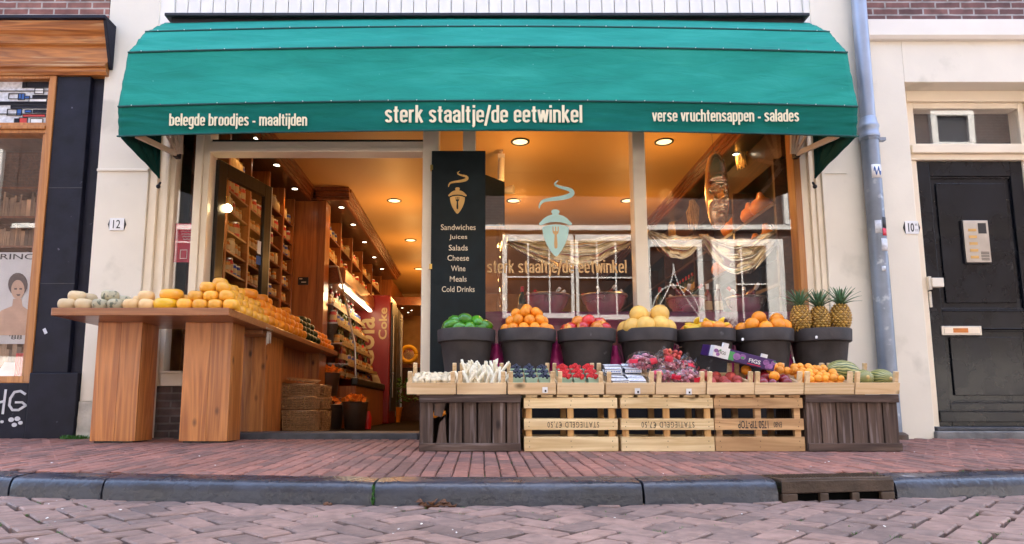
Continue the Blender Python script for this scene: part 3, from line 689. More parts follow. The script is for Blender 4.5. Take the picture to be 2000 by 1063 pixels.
# the room
MB().box(-2.8, 2.9, .45, 9.4, -.1, .0).build('room_floor', 'room_floor', shop)
MB().box(-3.0, 3.0, .2, 9.4, 2.8, 2.9).build('ceiling', 'ceiling_paint', shop)
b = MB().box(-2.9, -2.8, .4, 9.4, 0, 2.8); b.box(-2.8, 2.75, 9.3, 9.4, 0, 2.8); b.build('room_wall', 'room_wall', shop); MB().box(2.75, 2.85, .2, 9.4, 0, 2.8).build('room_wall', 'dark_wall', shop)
MB().box(-3.0, 3.0, .17, .2, 2.62, 2.8).build('lintel', 'ceiling_paint', shop)
# wooden soffits along both side walls, with a stepped cornice
def soffit(xa, xb, ya, yb, side):
    MB().box(xa, xb, ya, yb, 2.68, 2.8).build('soffit', 'soffit_dark', shop)
sof = [(-2.78, -2.03, .2, 2.37), (-2.78, -1.62, 2.37, 7.1), (2.35, 2.75, .2, 7.2)]
for q in sof: soffit(*q, 0)
def cornice(path, sgn):
    b = MB()
    for k, (w0, z0, z1) in enumerate(((.0, 2.665, 2.70), (.02, 2.70, 2.725), (.04, 2.725, 2.76), (.065, 2.76, 2.798))):
        for (xa, ya, xb, yb) in path:
            t = w0+.02
            if abs(xa-xb) < 1e-6: b.box(xa-.01*sgn, xa+sgn*t, ya, yb, z0, z1)
            else: b.box(min(xa, xb), max(xa, xb), ya-t, ya+.01, z0, z1)
    b.build('cornice', 'shop_wood_long', shop)
cornice([(-2.03, .2, -2.03, 2.37), (-1.94, 2.355, -1.55, 2.355), (-1.62, 2.36, -1.62, 7.1)], 1)
cornice([(2.35, .2, 2.35, 7.2)], -1)
# back of the room
b = MB().box(-1.85, -1.15, 7.2, 8.6, 2.2, 2.36); b.build('lowered_ceiling', 'shop_wood_long', shop)
MB().box(-2.75, -1.72, 7.15, 9.2, 0, 2.7).build('partition', 'shop_wood', shop)
# ceiling lights
def downlight(x, y, r, z, label, e, group='round lights in the ceiling', big=True):
    t = thing('ceiling_light', label, 'light', (x, y, z), group)
    MB().lathe([(r*1.22, 0), (r*1.2, -.006), (r*.98, -.009), (r*.96, .0)], 28, (x, y, z)).build('light_ring', 'dark_metal', t, smooth=True)
    MB().lathe([(r*.95, 0), (r*.6, -.004), (r*.02, -.006)], 24, (x, y, z-.001)).build('lamp', 'lamp_glow' if big else 'spot_glow', t, smooth=True)
    lamp((x, y, z-(.55 if big else .03)), e*(.066 if big else .12), .07 if big else .02, parent=t, spot=None if big else 120)  # big fittings: unseen point light hung well below, to light the ceiling evenly
ZC = 2.8
for (u, v, Y, e, lab) in ((1016, 278, .99, 26, 'round recessed ceiling light nearest the top of the left big window, next to the pole'),
    (1297, 276, .99, 26, 'round recessed ceiling light at the top left of the right window'),
    (770, 394, 2.77, 30, 'largest round ceiling light seen through the open doorway'),
    (1003, 393, 2.77, 26, 'round ceiling light behind the black panel, below the spotlight pole'),
    (1226, 391, 2.77, 26, 'round ceiling light at the right edge of the left big window'),
    (802, 469, 4.66, 30, 'second round ceiling light through the doorway, left of the sign board'),
    (818, 525, 6.7, 30, 'farthest ceiling light seen through the doorway, cut by the door post')):
    downlight(AX(u, v, Y), Y, .076, ZC, lab, e)
for k, (u, v, Y) in enumerate(((503, 269, .63), (541, 323, 1.28), (576, 369, 1.99), (667, 405, 2.66), (690, 440, 3.4), (712, 474, 4.31), (731, 504, 5.27), (746, 527, 6.15))):
    downlight(AX(u, v, Y), Y, .035, 2.68, 'small round spotlight in the dark soffit over the left wall shelves', 4.5, 'small spotlights in the left soffit', False)
for k, (u, v, Y) in enumerate(((1437, 283, 1.0), (1343, 393, 2.9), (1308, 433, 4.2))):
    downlight(AX(u, v, Y), Y, .035, 2.68, 'small round spotlight in the dark soffit above the hanging straw bundles', 5, 'small spotlights in the right soffit', False)

# ================================================================ awning
aw = thing('awning', 'large green canvas awning with cream lettering over the shopfront', 'awning', (.046, 0, 3.4))
AXL, AXR = -2.6, 2.695; AXC = (AXL+AXR)/2; AHW = (AXR-AXL)/2
PROF = [(-.600, 2.165), (-.615, 2.38), (-.54, 2.837), (-.33, 3.13), (-.05, 3.385)]
PIV = (-.01, 2.06)
def bow(x): return .045*(1-((x-AXC)/AHW)**2) - .012
def cloth(i0, i1, sag, nz, name, mat_='awning_cloth'):
    (ya, za), (yb, zb) = PROF[i0], PROF[i1]; nrm = Vector((0, -(zb-za), (yb-ya))).normalized()
    if nrm.y > 0: nrm = -nrm
    def fn(u, v):
        x = AXL+(AXR-AXL)*u; y = ya+(yb-ya)*v; z = za+(zb-za)*v+bow(x)
        e = min(u, 1-u); s_ = math.sin(math.pi*v)
        d = -sag*s_*min(1, e*14)
        d += .006*s_*noise.noise(Vector((x*1.3, v*2.2, i0*5)))
        d += .004*s_*noise.noise(Vector((x*5+v*3, v*5, i0*5+2)))
        en = math.exp(-e*9); d += .009*en*s_*noise.noise(Vector((x*6+(v*5 if u < .5 else -v*5), v*7, i0)))+.0025*en*math.sin(v*15+u*50)*s_
        if i0 == 0: d += .009*(1-v)*math.sin(x*2.1+1)+.004*(1-v)*math.sin(x*7)-.03*en*en*(1-v)
        return Vector((x, y, z))+nrm*d
    o = MB().grid(fn, 150, 22).build(name, mat_, aw, smooth='all', solid=.004); return o
cloth(0, 1, .004, 0, 'valance', 'valance_cloth'); cloth(1, 2, .018, 1, 'canopy_panel'); cloth(2, 3, .014, 2, 'canopy_panel'); cloth(3, 4, .01, 3, 'canopy_panel')  # deeper valance and faded canopy; light and shade partly put into their colours
for x in (AXL, AXR):
    b = MB(); sg = 1 if x < 0 else -1
    for i in range(4):
        (ya, za), (yb, zb) = PROF[i], PROF[i+1]; z_ = bow(x)
        def fn(u, v, ya=ya, za=za, yb=yb, zb=zb):
            py, pz = ya+(yb-ya)*u, za+(zb-za)*u+z_; v *= .965; y = PIV[0]+(py-PIV[0])*v; z = PIV[1]+(pz-PIV[1])*v
            return Vector((x+sg*(.014+.03*math.sin(math.pi*u)*v*v+.01*noise.noise(Vector((u*3, v*4, i)))), y, z))
        b.grid(fn, 8, 12)
    b.build('side_panel', 'awning_cloth_shaded', aw, smooth='all', solid=.004)
for i in (0, 1, 2, 3):
    y, z = PROF[i]; n = 60
    pts = [(AXL+(AXR-AXL)*k/n, y-.004, z+bow(AXL+(AXR-AXL)*k/n)) for k in range(n+1)]
    MB().tube(pts, .008 if i else .006, 6).build('seam_rail', 'awning_seam', aw, smooth='all')
    if i:
        b = MB()
        for k in range(26):
            x = AXL+.1+(AXR-AXL-.2)*k/25; b.ball((x, y-.0115, z+bow(x)+.004), .004, n=8)
        b.pieces('rivet', 'steel', aw, smooth='all')
b = MB().box(AXL+.02, AXR-.02, -.11, .012, 3.4, 3.425); b.box(AXL+.06, AXR-.06, -.07, .012, 3.36, 3.4); b.build('head_board', 'dark_metal', aw, bevel=.003)
# folding arms inside, at both ends
for sx, x in ((1, AXL+.14), (-1, AXR-.15)):
    for i, (y, z) in enumerate(((-.57, 2.175), (-.5, 2.5), (-.38, 2.75), (-.24, 2.95), (-.1, 3.1))):
        a = Vector((x+sx*.012*i, -.02, 2.262)); e = Vector((x+sx*.012*i-sx*.02, y, z)); d = (e-a).normalized(); w = Vector((1,0,0))
        b = MB(); n_ = d.cross(w).normalized(); hw_ = .014 if i else .02
        q = []
        for pnt in (a, e):
            for s1, s2 in ((-1,-1),(1,-1),(1,1),(-1,1)): q.append(pnt+w*s1*.006*(2 if not i else 1)+n_*s2*hw_)
        b.add(q, [(0,1,2,3),(7,6,5,4),(0,4,5,1),(1,5,6,2),(2,6,7,3),(3,7,4,0)])
        b.build('folding_arm', 'arm_paint', aw, bevel=.002)
    b = MB().box(x-.02, x+.02, -.03, .03, 2.235, 2.29); xo = x-sx*.12; b.tube([(xo, .0, 2.03), (xo, -.03, 1.99)], .009); b.ball((xo, -.03, 1.985), .017)
    b.build('hinge_bracket', 'dark_metal', aw, bevel=.003)
# lettering on the valance
def valance_text(s, u0, u1, v0, v1, bold, nm='lettering'):
    b = MB(); y = -.622; p0 = at(u0, v1, y); p1 = at(u1, v0, y)
    sc = (p1.z-p0.z)/bold; stroke_text(b, s, p0.x, p1.x, p1.z-sc*1.36, sc, y, .004, lean=.0)
    q = []
    for p_ in b.v:     # follow the slight slope and camber of the cloth
        q.append((p_[0], p_[1]+(.012*(2.38-p_[2])/.2), p_[2]))
    b.v = q
    b.build(nm, 'lettering_cream', aw)
valance_text('belegde broodjes - maaltijden', 329, 600, 222, 250, 1.66)
valance_text('sterk staaltje/de eetwinkel', 751, 1137, 206, 246, 1.66)
valance_text('verse vruchtensappen - salades', 1275, 1560, 214, 243, 1.72)

# ================================================================ neighbour on the left
ln = thing('bookshop_building', 'dark stone and varnished wood shopfront left of the white pillar', 'shop', (-4.5, 0, 0))
NX = -3.475
b = MB().box(NX, -3.2, -.01, .4, .5, 2.93); b.box(-3.2, -3.1, .03, .4, .5, 2.93); b.build('stone_pilaster', 'stone_dark', ln, bevel=.006)
b = MB().box(-7, NX+.0, -.03, .4, -.03, .42); b.box(NX, -3.1, -.035, .4, -.03, .5); b.build('stone_plinth', 'stone_dark', ln, bevel=.008)
for z in (1.2, 1.98): MB().box(NX-.001, -3.199, -.0115, -.008, z, z+.004).build('stone_joint', 'sill_stone', ln)
b = MB().extrude_x([(.4, 2.93), (-.03, 2.93), (-.05, 2.95), (-.05, 2.975), (-.07, 2.985), (-.07, 3.005), (-.04, 3.015), (-.045, 3.03), (-.03, 3.045), (-.03, 3.18), (-.06, 3.19), (-.065, 3.21), (-.05, 3.22), (-.06, 3.25), (-.1, 3.28), (-.125, 3.32), (-.13, 3.345), (.4, 3.345)], -7, -3.06)
b.build('wood_cornice', 'oak_trim', ln)
b = MB().box(-7, -3.03, -.16, .3, 3.346, 3.375); b.extrude_x([(-.14, 3.346), (-.02, 2.99), (.3, 2.99), (.3, 3.346)], -3.058, -3.03); b.build('lead_flashing', 'stone_dark', ln, bevel=.004)
MB().box(-7, -3.1, .0, .3, 3.376, 12).build('upper_wall', 'brick_upper', ln)
MB().box(-3.099, -3.096, .01, .3, 2.94, 3.98).build('corner_strip', 'white_paint', ln)
fr = MB(); z0, z1, z2, z3 = .47, 2.44, 2.53, 2.93
fr.box(NX-.055, NX, -.02, .1, .42, 2.93); fr.box(-7, NX-.055, -.02, .1, .42, .475); fr.box(-7, NX-.055, -.015, .1, 2.44, 2.47); fr.box(-7, NX-.055, -.03, .1, 2.47, 2.5); fr.box(-7, NX-.055, -.015, .1, 2.5, 2.53); fr.box(-7, NX-.055, -.02, .1, 2.905, 2.93)
fr.build('window_frame', 'oak_trim_upright', ln, bevel=.005)
b = MB().box(NX-.085, NX-.055, .0, .06, .475, 2.44); b.box(NX-.075, NX-.055, .0, .06, 2.53, 2.905); b.build('frame_bead', 'oak_trim_upright', ln, bevel=.004)
pl = MB().box(-7, NX-.085, .035, .041, .475, 2.44).build('window_pane', 'shop_glass', ln)
sg = MB().box(-7, NX-.075, .035, .04, 2.53, 2.905).build('leaded_window', 'plastic_frost' if 'plastic_frost' in M else 'sticker_paper', ln)
lead = MB(); cold = {'ink_blue': MB(), 'stone_dark': MB(), 'ink_white': MB(), 'book_red': MB()}
X0, Z0, WX, WZ = NX-.085-.66, 2.53, .66, .375
def cell(x0, x1, zz0, zz1, m=None):
    xa, xb, za, zb = X0+x0*WX, X0+x1*WX, Z0+zz0*WZ, Z0+zz1*WZ
    for q in ((xa, xb, za, za), (xa, xb, zb, zb)): lead.box(q[0]-.0018, q[1]+.0018, .026, .034, q[2]-.0018, q[2]+.0018)
    for q in (xa, xb): lead.box(q-.0018, q+.0018, .0262, .0338, za, zb)
    if m: cold[m].box(xa+.003, xb-.003, .029, .0345, za+.003, zb-.003)
for x in (0, .16, .36): cell(x-.001, x+.001, 0, 1)
for z in (.25, .5, .78): cell(0, 1, z-.001, z+.001)
for q in ((.7,.98,.86,.98,'stone_dark'),(.66,.72,.86,.98,'stone_dark'),(.82,.93,.72,.84,'ink_white'),(.62,.7,.58,.72,'ink_blue'),(.7,.76,.6,.66,'ink_blue'),(.8,.98,.62,.68,'stone_dark'),(.36,.98,.46,.53,'stone_dark'),(.54,.98,.38,.44,'stone_dark'),
          (.5,.62,.22,.36,None),(.62,.68,.22,.36,'ink_blue'),(.72,.8,.28,.34,'ink_blue'),(.7,.98,.18,.24,'book_red'),(.82,.98,.28,.34,'stone_dark'),(.66,.76,.02,.16,'book_red'),(.8,.95,.02,.14,'ink_white'),(.6,.66,.02,.14,'stone_dark'),(.5,.66,.6,.72,None),(.76,.98,.52,.6,'ink_white')): cell(*q)
lead.build('lead_came', 'dark_metal', sg)
for k, mb_ in cold.items(): mb_.pieces('coloured_glass', k, sg)
MB().ball((NX-.42, -.035, 2.485), .012).build('latch', 'steel', ln)
# inside the bookshop window
b = MB().box(-7, -3.5, 1.5, 1.6, 0, 3); b.box(-7, -3.5, .1, 1.5, 2.9, 3); b.box(-3.54, -3.5, .1, 1.5, .2, 2.9); b.build('room_wall', 'shelf_dark', ln)
MB().box(-7, -3.56, .08, 1.5, .2, .47).build('display_floor', 'cream_paint', ln)
bs = thing('bookshelf', 'dark bookshelf filled with books inside the left neighbour window', 'bookshelf', (-4.6, 1.45, .47))
b = MB()
for k in range(7): b.box(-6, -3.6, 1.2, 1.48, .6+.3*k, .62+.3*k)
for x in (-5.2, -4.4, -3.62): b.box(x-.015, x+.015, 1.19, 1.49, .475, 2.6)
b.build('shelf_frame', 'shop_wood_long', bs)
b = MB()
for k in range(6):
    x = -5.3
    while x < -3.7:
        w = rnd(.015, .05); b.box(x, x+w-.002, 1.24, 1.45, .622+.3*k, .622+.3*k+rnd(.15, .26)); x += w
tag(b.build('shelved_books', 'book_mixed', org=(-4.5, 1.3, .6)), 'rows of books packed on the dark bookshelf behind the poster', 'books', kind='stuff')
# poster (plain generic artwork) and lettering
pY = .09; A = at(-60, 493, pY); B = at(82, 672, pY)
px0, px1, pz0, pz1 = A.x, B.x-.0, B.z, A.z
po = thing('window_poster', 'large pale poster with dark lettering standing in the left neighbour window', 'poster', ((px0+px1)/2, pY, pz0))
MB().box(px0, px1, pY, pY+.006, pz0, pz1).build('sheet', 'poster_paper', po)
b = MB(); text(b, 'PRINCE', AX(-14, 500, pY), AX(82, 500, pY), AZ(507, pY), AZ(496, pY), pY-.001, .001, .004); text(b, "'88", AX(18, 660, pY), AX(43, 660, pY), AZ(663, pY), AZ(654, pY), pY-.001, .001, .004); b.build('lettering', 'ink_black', po)
def blob(mb, u, v, ru, rv, y, n=20, ph=0):
    c = at(u, v, y); s_ = (c.y+5)/FOC*(1.3 if v < 700 else 1); mb.prism([(c.x+ru*s_*math.cos(-2*math.pi*k/n*-1)*(1+.12*math.sin(3*k+ph)), c.z+rv*s_*math.sin(2*math.pi*k/n)) for k in range(n)], y-.0015, y)
def poly(mb, pts, y):
    q = [at(u, v, y) for u, v in pts]; mb.prism([(p_.x, p_.z) for p_ in q], y-.0015, y)
b = MB(); poly(b, [(62, 655), (-20, 655), (-16, 622), (4, 606), (24, 598), (26, 584), (42, 584), (44, 598), (58, 608), (66, 630)], pY-.001); n_ = 18; poly(b, [(35+13*math.cos(2*math.pi*k/n_), 566-19*math.sin(2*math.pi*k/n_)) for k in range(n_)], pY-.0028); b.build('artwork', 'poster_skin', po)
b = MB(); poly(b, [(35+19*math.cos(2*math.pi*k/n_), 556-23*math.sin(2*math.pi*k/n_)) for k in range(n_)], pY-.0012); poly(b, [(28, 563), (33, 563), (33, 566), (28, 566)][::-1], pY-.0044); poly(b, [(38, 563), (43, 563), (43, 566), (38, 566)][::-1], pY-.0044); poly(b, [(32, 575), (40, 575), (38, 578), (34, 578)][::-1], pY-.0044); b.pieces('artwork', 'poster_dark', po)
bt = MB()
for k in range(4):
    p = at(36+5.2*k, 702, .13)
    o = MB().box(p.x-.0095, p.x+.0095, .11, .22, .472, .472+.19).build('book', 'book_red', org=(p.x, .16, .472), bevel=.002)
    tag(o, 'red spined book standing in a row at the bottom corner of the left window', 'book', 'red books in the left window')
p = at(18, 700, .2); o = MB().box(-.09, .09, -.003, .003, 0, .2).build('leaflet', 'ink_white', bevel=.001); o.location = (p.x, .2, .475); o.rotation_euler = (R(-50), 0, R(15)); tag(o, 'white leaflet propped beside the red books', 'leaflet')
# graffiti
gp = thing('graffiti_tag', 'white painted graffiti scrawl on the dark plinth under the neighbour window', 'graffiti', (-3.75, -.03, .2))
def stroke(pts, w):
    q = [at(u, v, -.0325) for u, v in pts]; b = MB()
    for a, e in zip(q[:-1], q[1:]):
        d = (e-a).normalized(); n_ = Vector((-d.z, 0, d.x))*w
        a2 = a-d*w*.5; e2 = e+d*w*.5
        b.add([a2+n_, a2-n_, e2-n_, e2+n_, a2+n_+Vector((0,.003,0)), a2-n_+Vector((0,.003,0)), e2-n_+Vector((0,.003,0)), e2+n_+Vector((0,.003,0))], [(0,1,2,3),(4,7,6,5),(0,4,5,1),(1,5,6,2),(2,6,7,3),(3,7,4,0)])
    b.build('stroke', 'graffiti', gp)
stroke([(-12, 764), (-14, 808)], .009); stroke([(-12, 789), (7, 784)], .009); stroke([(11, 762), (8, 785), (5, 808)], .009)
stroke([(49, 770), (40, 764), (28, 766), (20, 778), (18, 792), (24, 801), (36, 801), (50, 792)], .009); stroke([(50, 792), (43, 786), (30, 786)], .008)
b = MB()
for k, (u, v, r) in enumerate(((22, 820, .022), (34, 818, .022), (28, 830, .02), (40, 826, .018), (4, 824, .014))): 
    blob(b, u, v, r*250, r*200, -.031-.0006*k, ph=k)
b.build('spray_patch', 'graffiti', gp)
p = at(88, 647, -.012); o = MB().box(-.012, .012, -.001, .001, -.022, .022).build('sticker', 'sticker_paper'); o.location = (p.x, -.0125, p.z); o.rotation_euler = (0, R(-28), 0); tag(o, 'torn white sticker on the dark stone pillar', 'sticker')

# ================================================================ neighbour on the right
rn = thing('white_house', 'white painted house front with the black door, right of the drainpipe', 'house', (4, 0, 0))
DX0, DX1, DZ = 3.475, 4.68, 2.885
b = MB().box(XR1, DX0, .002, .4, -.03, 3.245); b.box(DX0, DX1, .002, .4, DZ, 3.245); b.box(DX1, 9, .002, .4, -.03, 3.245); b.build('wall', 'cream_paint', rn, bevel=.005)
MB().extrude_x([(.4, 3.245), (-.03, 3.245), (-.05, 3.27), (-.06, 3.40), (-.04, 3.412), (.4, 3.43)], XR1+.02, 9).build('ledge', 'white_paint', rn, bevel=.003)
MB().box(XR1, 9, .0, .35, 3.431, 12).build('upper_wall', 'brick_plum', rn)
fy = .14
b = MB().box(DX0, DX0+.10, fy, .3, .05, DZ); b.box(DX0+.10, DX0+.16, fy+.03, .3, .05, 2.33); b.box(DX1-.10, DX1, fy, .3, .05, DZ)
b.box(DX0+.10, DX1-.10, fy, .3, 2.79, DZ); b.box(DX0+.1, DX1-.1, fy-.02, .3, 2.33, 2.4); b.box(DX0+.1, DX1-.1, fy+.01, .3, 2.28, 2.33); b.box(DX1-.16, DX1-.1, fy+.03, .3, .05, 2.33)
b.build('door_frame', 'shop_frame_paint', rn, bevel=.006)
b = MB().box(DX0+.10, DX0+.17, fy+.03, .28, 2.4, 2.79); b.box(DX1-.15, DX1-.1, fy+.03, .28, 2.4, 2.79); b.box(DX0+.17, DX1-.15, fy+.03, .28, 2.74, 2.79); b.box(DX0+.17, DX1-.15, fy+.03, .28, 2.4, 2.43)
b.build('transom_frame', 'shop_frame_paint', rn, bevel=.005)
MB().box(DX0+.17, DX1-.15, fy+.05, fy+.056, 2.43, 2.74).build('window_pane', 'shop_glass', rn)
b = MB().box(DX0, DX1, .31, 1.4, 0, 2.9); b.build('hallway', 'black_panel', rn)
dr = MB(); x0, x1, dz0, dz1 = DX0+.165, DX1-.165, .085, 2.275; dy = fy+.06
dr.box(x0, x1, dy, dy+.05, dz0, dz1)
dr.box(x0, x0+.1, dy-.022, dy, dz0, dz1); dr.box(x1-.1, x1, dy-.022, dy, dz0, dz1)
for za, zb in ((dz0, .27), (.86, 1.02), (2.15, dz1)): dr.box(x0+.1, x1-.1, dy-.022, dy, za, zb)
for za, zb in ((.27, .86), (1.02, 2.15)):
    dr.box(x0+.15, x1-.15, dy-.014, dy, za+.06, zb-.06)
    for q in ((x0+.1, x1-.1, za, za+.018), (x0+.1, x1-.1, zb-.018, zb)): dr.box(q[0], q[1], dy-.012, dy, q[2], q[3])
dr.box(x0, x1, dy-.04, dy-.022, .12, .2); dr.box(x0, x1, dy-.034, dy-.022, .2, .215); dr.box(x0+.1, x1-.1, dy-.03, dy-.022, .86, .872); dr.box(x0+.1, x1-.1, dy-.03, dy-.022, 1.008, 1.02)
door = dr.build('door', 'door_black', rn, bevel=.005)
# fittings of the door (sub-parts)
pa, pb = at(1877, 430, dy-.03), at(1937, 515, dy-.03)
b = MB().box(pa.x, pb.x, dy-.034, dy, pb.z, pa.z); b.build('intercom_frame', 'ink_black', door, bevel=.003)
b = MB().box(pa.x+.008, pb.x-.006, dy-.04, dy-.034, pb.z+.008, pa.z-.006); b.build('intercom_plate', 'brushed_steel', door, bevel=.003)
wI, hI = pb.x-pa.x, pa.z-pb.z
b = MB()
for k in range(5):
    z = pa.z-hI*(.24+.155*k); b.box(pa.x+wI*.2, pa.x+wI*.5, dy-.043, dy-.04, z-.011, z+.011)
b.build('name_plate', 'sign_gold', door)
b = MB().box(pa.x+wI*.58, pa.x+wI*.88, dy-.043, dy-.04, pa.z-hI*.32, pa.z-hI*.08); b.build('camera_window', 'black_panel', door)
b = MB()
for k in range(6): b.box(pa.x+wI*.6, pa.x+wI*.9, dy-.042, dy-.04, pb.z+hI*(.07+.035*k), pb.z+hI*(.085+.035*k))
b.build('speaker_slot', 'dark_metal', door)
pa, pb = at(1838, 637, dy-.03), at(1918, 655, dy-.03)
b = MB().box(pa.x, pb.x, dy-.034, dy-.02, pb.z, pa.z); lb = b.build('letterbox', 'brushed_steel', door, bevel=.003)
MB().box(pa.x+.02, pb.x-.02, dy-.037, dy-.034, pb.z+.015, pa.z-.012).build('letterbox_flap', 'shop_frame_paint', door, bevel=.002)
MB().box(pa.x+.09, pa.x+.21, dy-.0385, dy-.037, pb.z+.02, pa.z-.018).build('flap_sticker', 'jar_amber', door)
pa = at(1830, 553, dy-.03)
b = MB().box(x0+.005, x0+.1, dy-.075, dy-.022, pa.z-.04, pa.z+.035); b.box(x0-.012, x0+.012, fy-.0, dy, pa.z-.06, pa.z+.05); b.build('door_handle', 'cream_paint', door, bevel=.004)
MB().box(x0-.0, x0+.02, dy-.034, dy-.02, pa.z-.2, pa.z-.07).build('lock_plate', 'cream_paint', door, bevel=.003)
MB().box(DX0-.01, DX1+.02, -.03, .3, -.03, .055).build('doorstep', 'step_stone', rn, bevel=.012)
MB().box(DX0+.02, DX1-.02, .0, .3, .055, .085).build('door_sill', 'sill_stone', rn, bevel=.008)
# number plates
def number(u, v, Y, s, w, h, lab, small=False):
    p = at(u, v, Y); t = thing('number_plate', lab, 'sign', (p.x, Y, p.z))
    hw_, hh = w/2, h/2; n = .008
    poly = [(p.x-hw_, p.z-hh), (p.x+hw_, p.z-hh), (p.x+hw_, p.z+hh), (p.x-hw_, p.z+hh)]
    MB().prism(poly, Y-.008, Y).build('plate', 'enamel_white', t, bevel=.002)
    b = MB()
    for sx in (-1, 1): b.prism([(p.x+sx*hw_, p.z-hh*.85), (p.x+sx*(hw_+.014), p.z), (p.x+sx*hw_, p.z+hh*.85)][::sx], Y-.006, Y)
    b.pieces('plate_ear', 'ink_black', t)
    b = MB(); 
    if small: text(b, s, p.x-hw_*.6, p.x+hw_*.3, p.z-hh*.68, p.z+hh*.68, Y-.0085, .0015, .015)
    else: text(b, s, p.x-hw_*.5, p.x+hw_*.5, p.z-hh*.68, p.z+hh*.68, Y-.0085, .0015, .0)
    b.build('numeral', 'ink_black', t)
    if small:
        b = MB(); text(b, 'A B', p.x+hw_*.45, p.x+hw_*.82, p.z+hh*.25, p.z+hh*.6, Y-.0085, .001); text(b, 'C D', p.x+hw_*.45, p.x+hw_*.82, p.z-hh*.6, p.z-hh*.25, Y-.0085, .001); b.build('small_letter', 'ink_black', t)
number(229, 438.5, 0, '12', .115, .1, 'white enamel house number 12 on the left white pillar')
number(1780, 445, .002, '10', .105, .105, 'white enamel house number 10 on the wall beside the black door', True)
p = at(1778, 635, 0); 
# drainpipe
dp = thing('drainpipe', 'grey zinc drainpipe with stickers between the awning and the black door', 'drainpipe', (3.105, -.07, 0))
X = 3.105
MB().tube([(X, -.07, 2.5), (X, -.07, 4.2), (X, -.07, 11.5)], .055, 20).build('upper_pipe', 'zinc_pale', dp, smooth=True)
MB().lathe([(.062, 2.36), (.074, 2.37), (.076, 2.39), (.07, 2.4), (.07, 2.44), (.074, 2.45), (.074, 2.47), (.066, 2.48), (.06, 2.53), (.056, 2.54)], 24, (X, -.07, 0)).build('collar', 'zinc_pale', dp, smooth=True)
MB().tube([(X, -.07, 0.0), (X, -.07, 1.2), (X, -.07, 2.4)], .064, 20).build('lower_pipe', 'zinc', dp, smooth=True)
b = MB().lathe([(.068, 0), (.07, .012), (.07, .02), (.068, .03)], 24, (X, -.07, 2.345)); b.box(X+.05, X+.12, -.09, -.05, 2.347, 2.372); b.build('pipe_bracket', 'zinc', dp, smooth=True)
MB().lathe([(.1, -.02), (.1, .03), (.08, .045), (.066, .05)], 24, (X, -.07, 0)).build('pipe_shoe', 'iron', dp, smooth=True)
def pipe_sticker(v0, v1, a0, a1, m='sticker_paper', ink=None):
    z1, z0 = AZ(v0, -.13), AZ(v1, -.13); r = .0655; b = MB()
    b.grid(lambda u, v: Vector((X+r*math.sin(R(a0+(a1-a0)*u)), -.07-r*math.cos(R(a0+(a1-a0)*u)), z0+(z1-z0)*v)), 8, 2)
    s_ = b.build('pipe_sticker', m, dp, smooth='all', solid=.001)
    if ink:
        b = MB(); r = .0668
        for k in range(2):
            pts = [(X+r*math.sin(R(a0+(a1-a0)*(.2+.35*k+.25*t))), -.07-r*math.cos(R(a0+(a1-a0)*(.2+.35*k+.25*t))), z0+(z1-z0)*(.5+.32*math.sin(t*6.28))) for t in [i/8 for i in range(9)]]
            b.tube(pts, .0035, 5)
        b.build('scribble', ink, s_)
pipe_sticker(321, 347, -35, 40, 'enamel_white', 'ink_blue'); pipe_sticker(424, 445, 10, 50, 'ink_black'); pipe_sticker(430, 455, -40, 0); pipe_sticker(446, 460, 5, 45, 'print_red'); pipe_sticker(466, 490, -10, 45); pipe_sticker(520, 530, -20, 5)

# ================================================================ houses across the street (seen in the glass)
VY = .2+7.0
op = thing('opposite_house', 'sunlit brick house with white windows across the street, mirrored in the shop glass', 'house', (0, -7, 0))
holes = []
def opx(u, v): p = at(u, v, VY); return p.x, p.z
def oprect(u0, u1, v0, v1): a = opx(u0, v1); c = opx(u1, v0); return a[0], c[0], a[1], c[1]
MB().box(-9, 11.5, -7.5, -7, -.15, 8.2).build('wall', 'brick_opposite', op)
MB().box(-9, 11.5, -7, -6.96, -.15, 1.2).build('plinth', 'white_paint', op)
x0, x1, z0, z1 = oprect(400, 1700, 441, 450); MB().box(-9, 11.5, -7, -6.93, z0, z1).build('string_course', 'white_paint', op)
def opwin(u0, u1, v0, v1, nx, nz, st=.07, mun=.014, arcs=False):
    x0, x1, z0, z1 = oprect(u0, u1, v0, v1)
    b = MB().box(x0, x0+st, -7, -6.92, z0, z1); b.box(x1-st, x1, -7, -6.92, z0, z1); b.box(x0+st, x1-st, -7, -6.92, z0, z0+st); b.box(x0+st, x1-st, -7, -6.92, z1-st*1.4, z1)
    w = b.build('window', 'white_paint', op)
    MB().box(x0+st, x1-st, -6.99, -6.975, z0+st, z1-st*1.4).build('pane', 'black_panel', w)
    b = MB()
    for k in range(1, nx): x = x0+st+(x1-x0-2*st)*k/nx; b.box(x-mun, x+mun, -6.97, -6.94, z0+st, z1-st*1.4)
    for k in range(1, nz): z = z0+st+(z1-z0-2.4*st)*k/nz; b.box(x0+st, x1-st, -6.965, -6.945, z-mun, z+mun)
    if arcs:
        xc = (x0+x1)/2; hw_ = (x1-x0)/2-st; zc = z0+st; H_ = z1-z0-2.4*st
        for sx in (-1, 1):
            b.tube([(xc+sx*hw_*(1-math.cos(t*math.pi/2)), -6.95, zc+H_*(.0+.75*(1-math.sin(t*math.pi/2)) if 0 else .75*(1-t)+.0)) for t in [i/10 for i in range(11)]], mun, 6)
            b.tube([(xc+sx*hw_*math.cos(t*math.pi/2), -6.95, zc+H_*(.45*math.sin(t*math.pi/2))) for t in [i/10 for i in range(11)]], mun, 6)
    b.build('glazing_bar', 'white_paint', w)
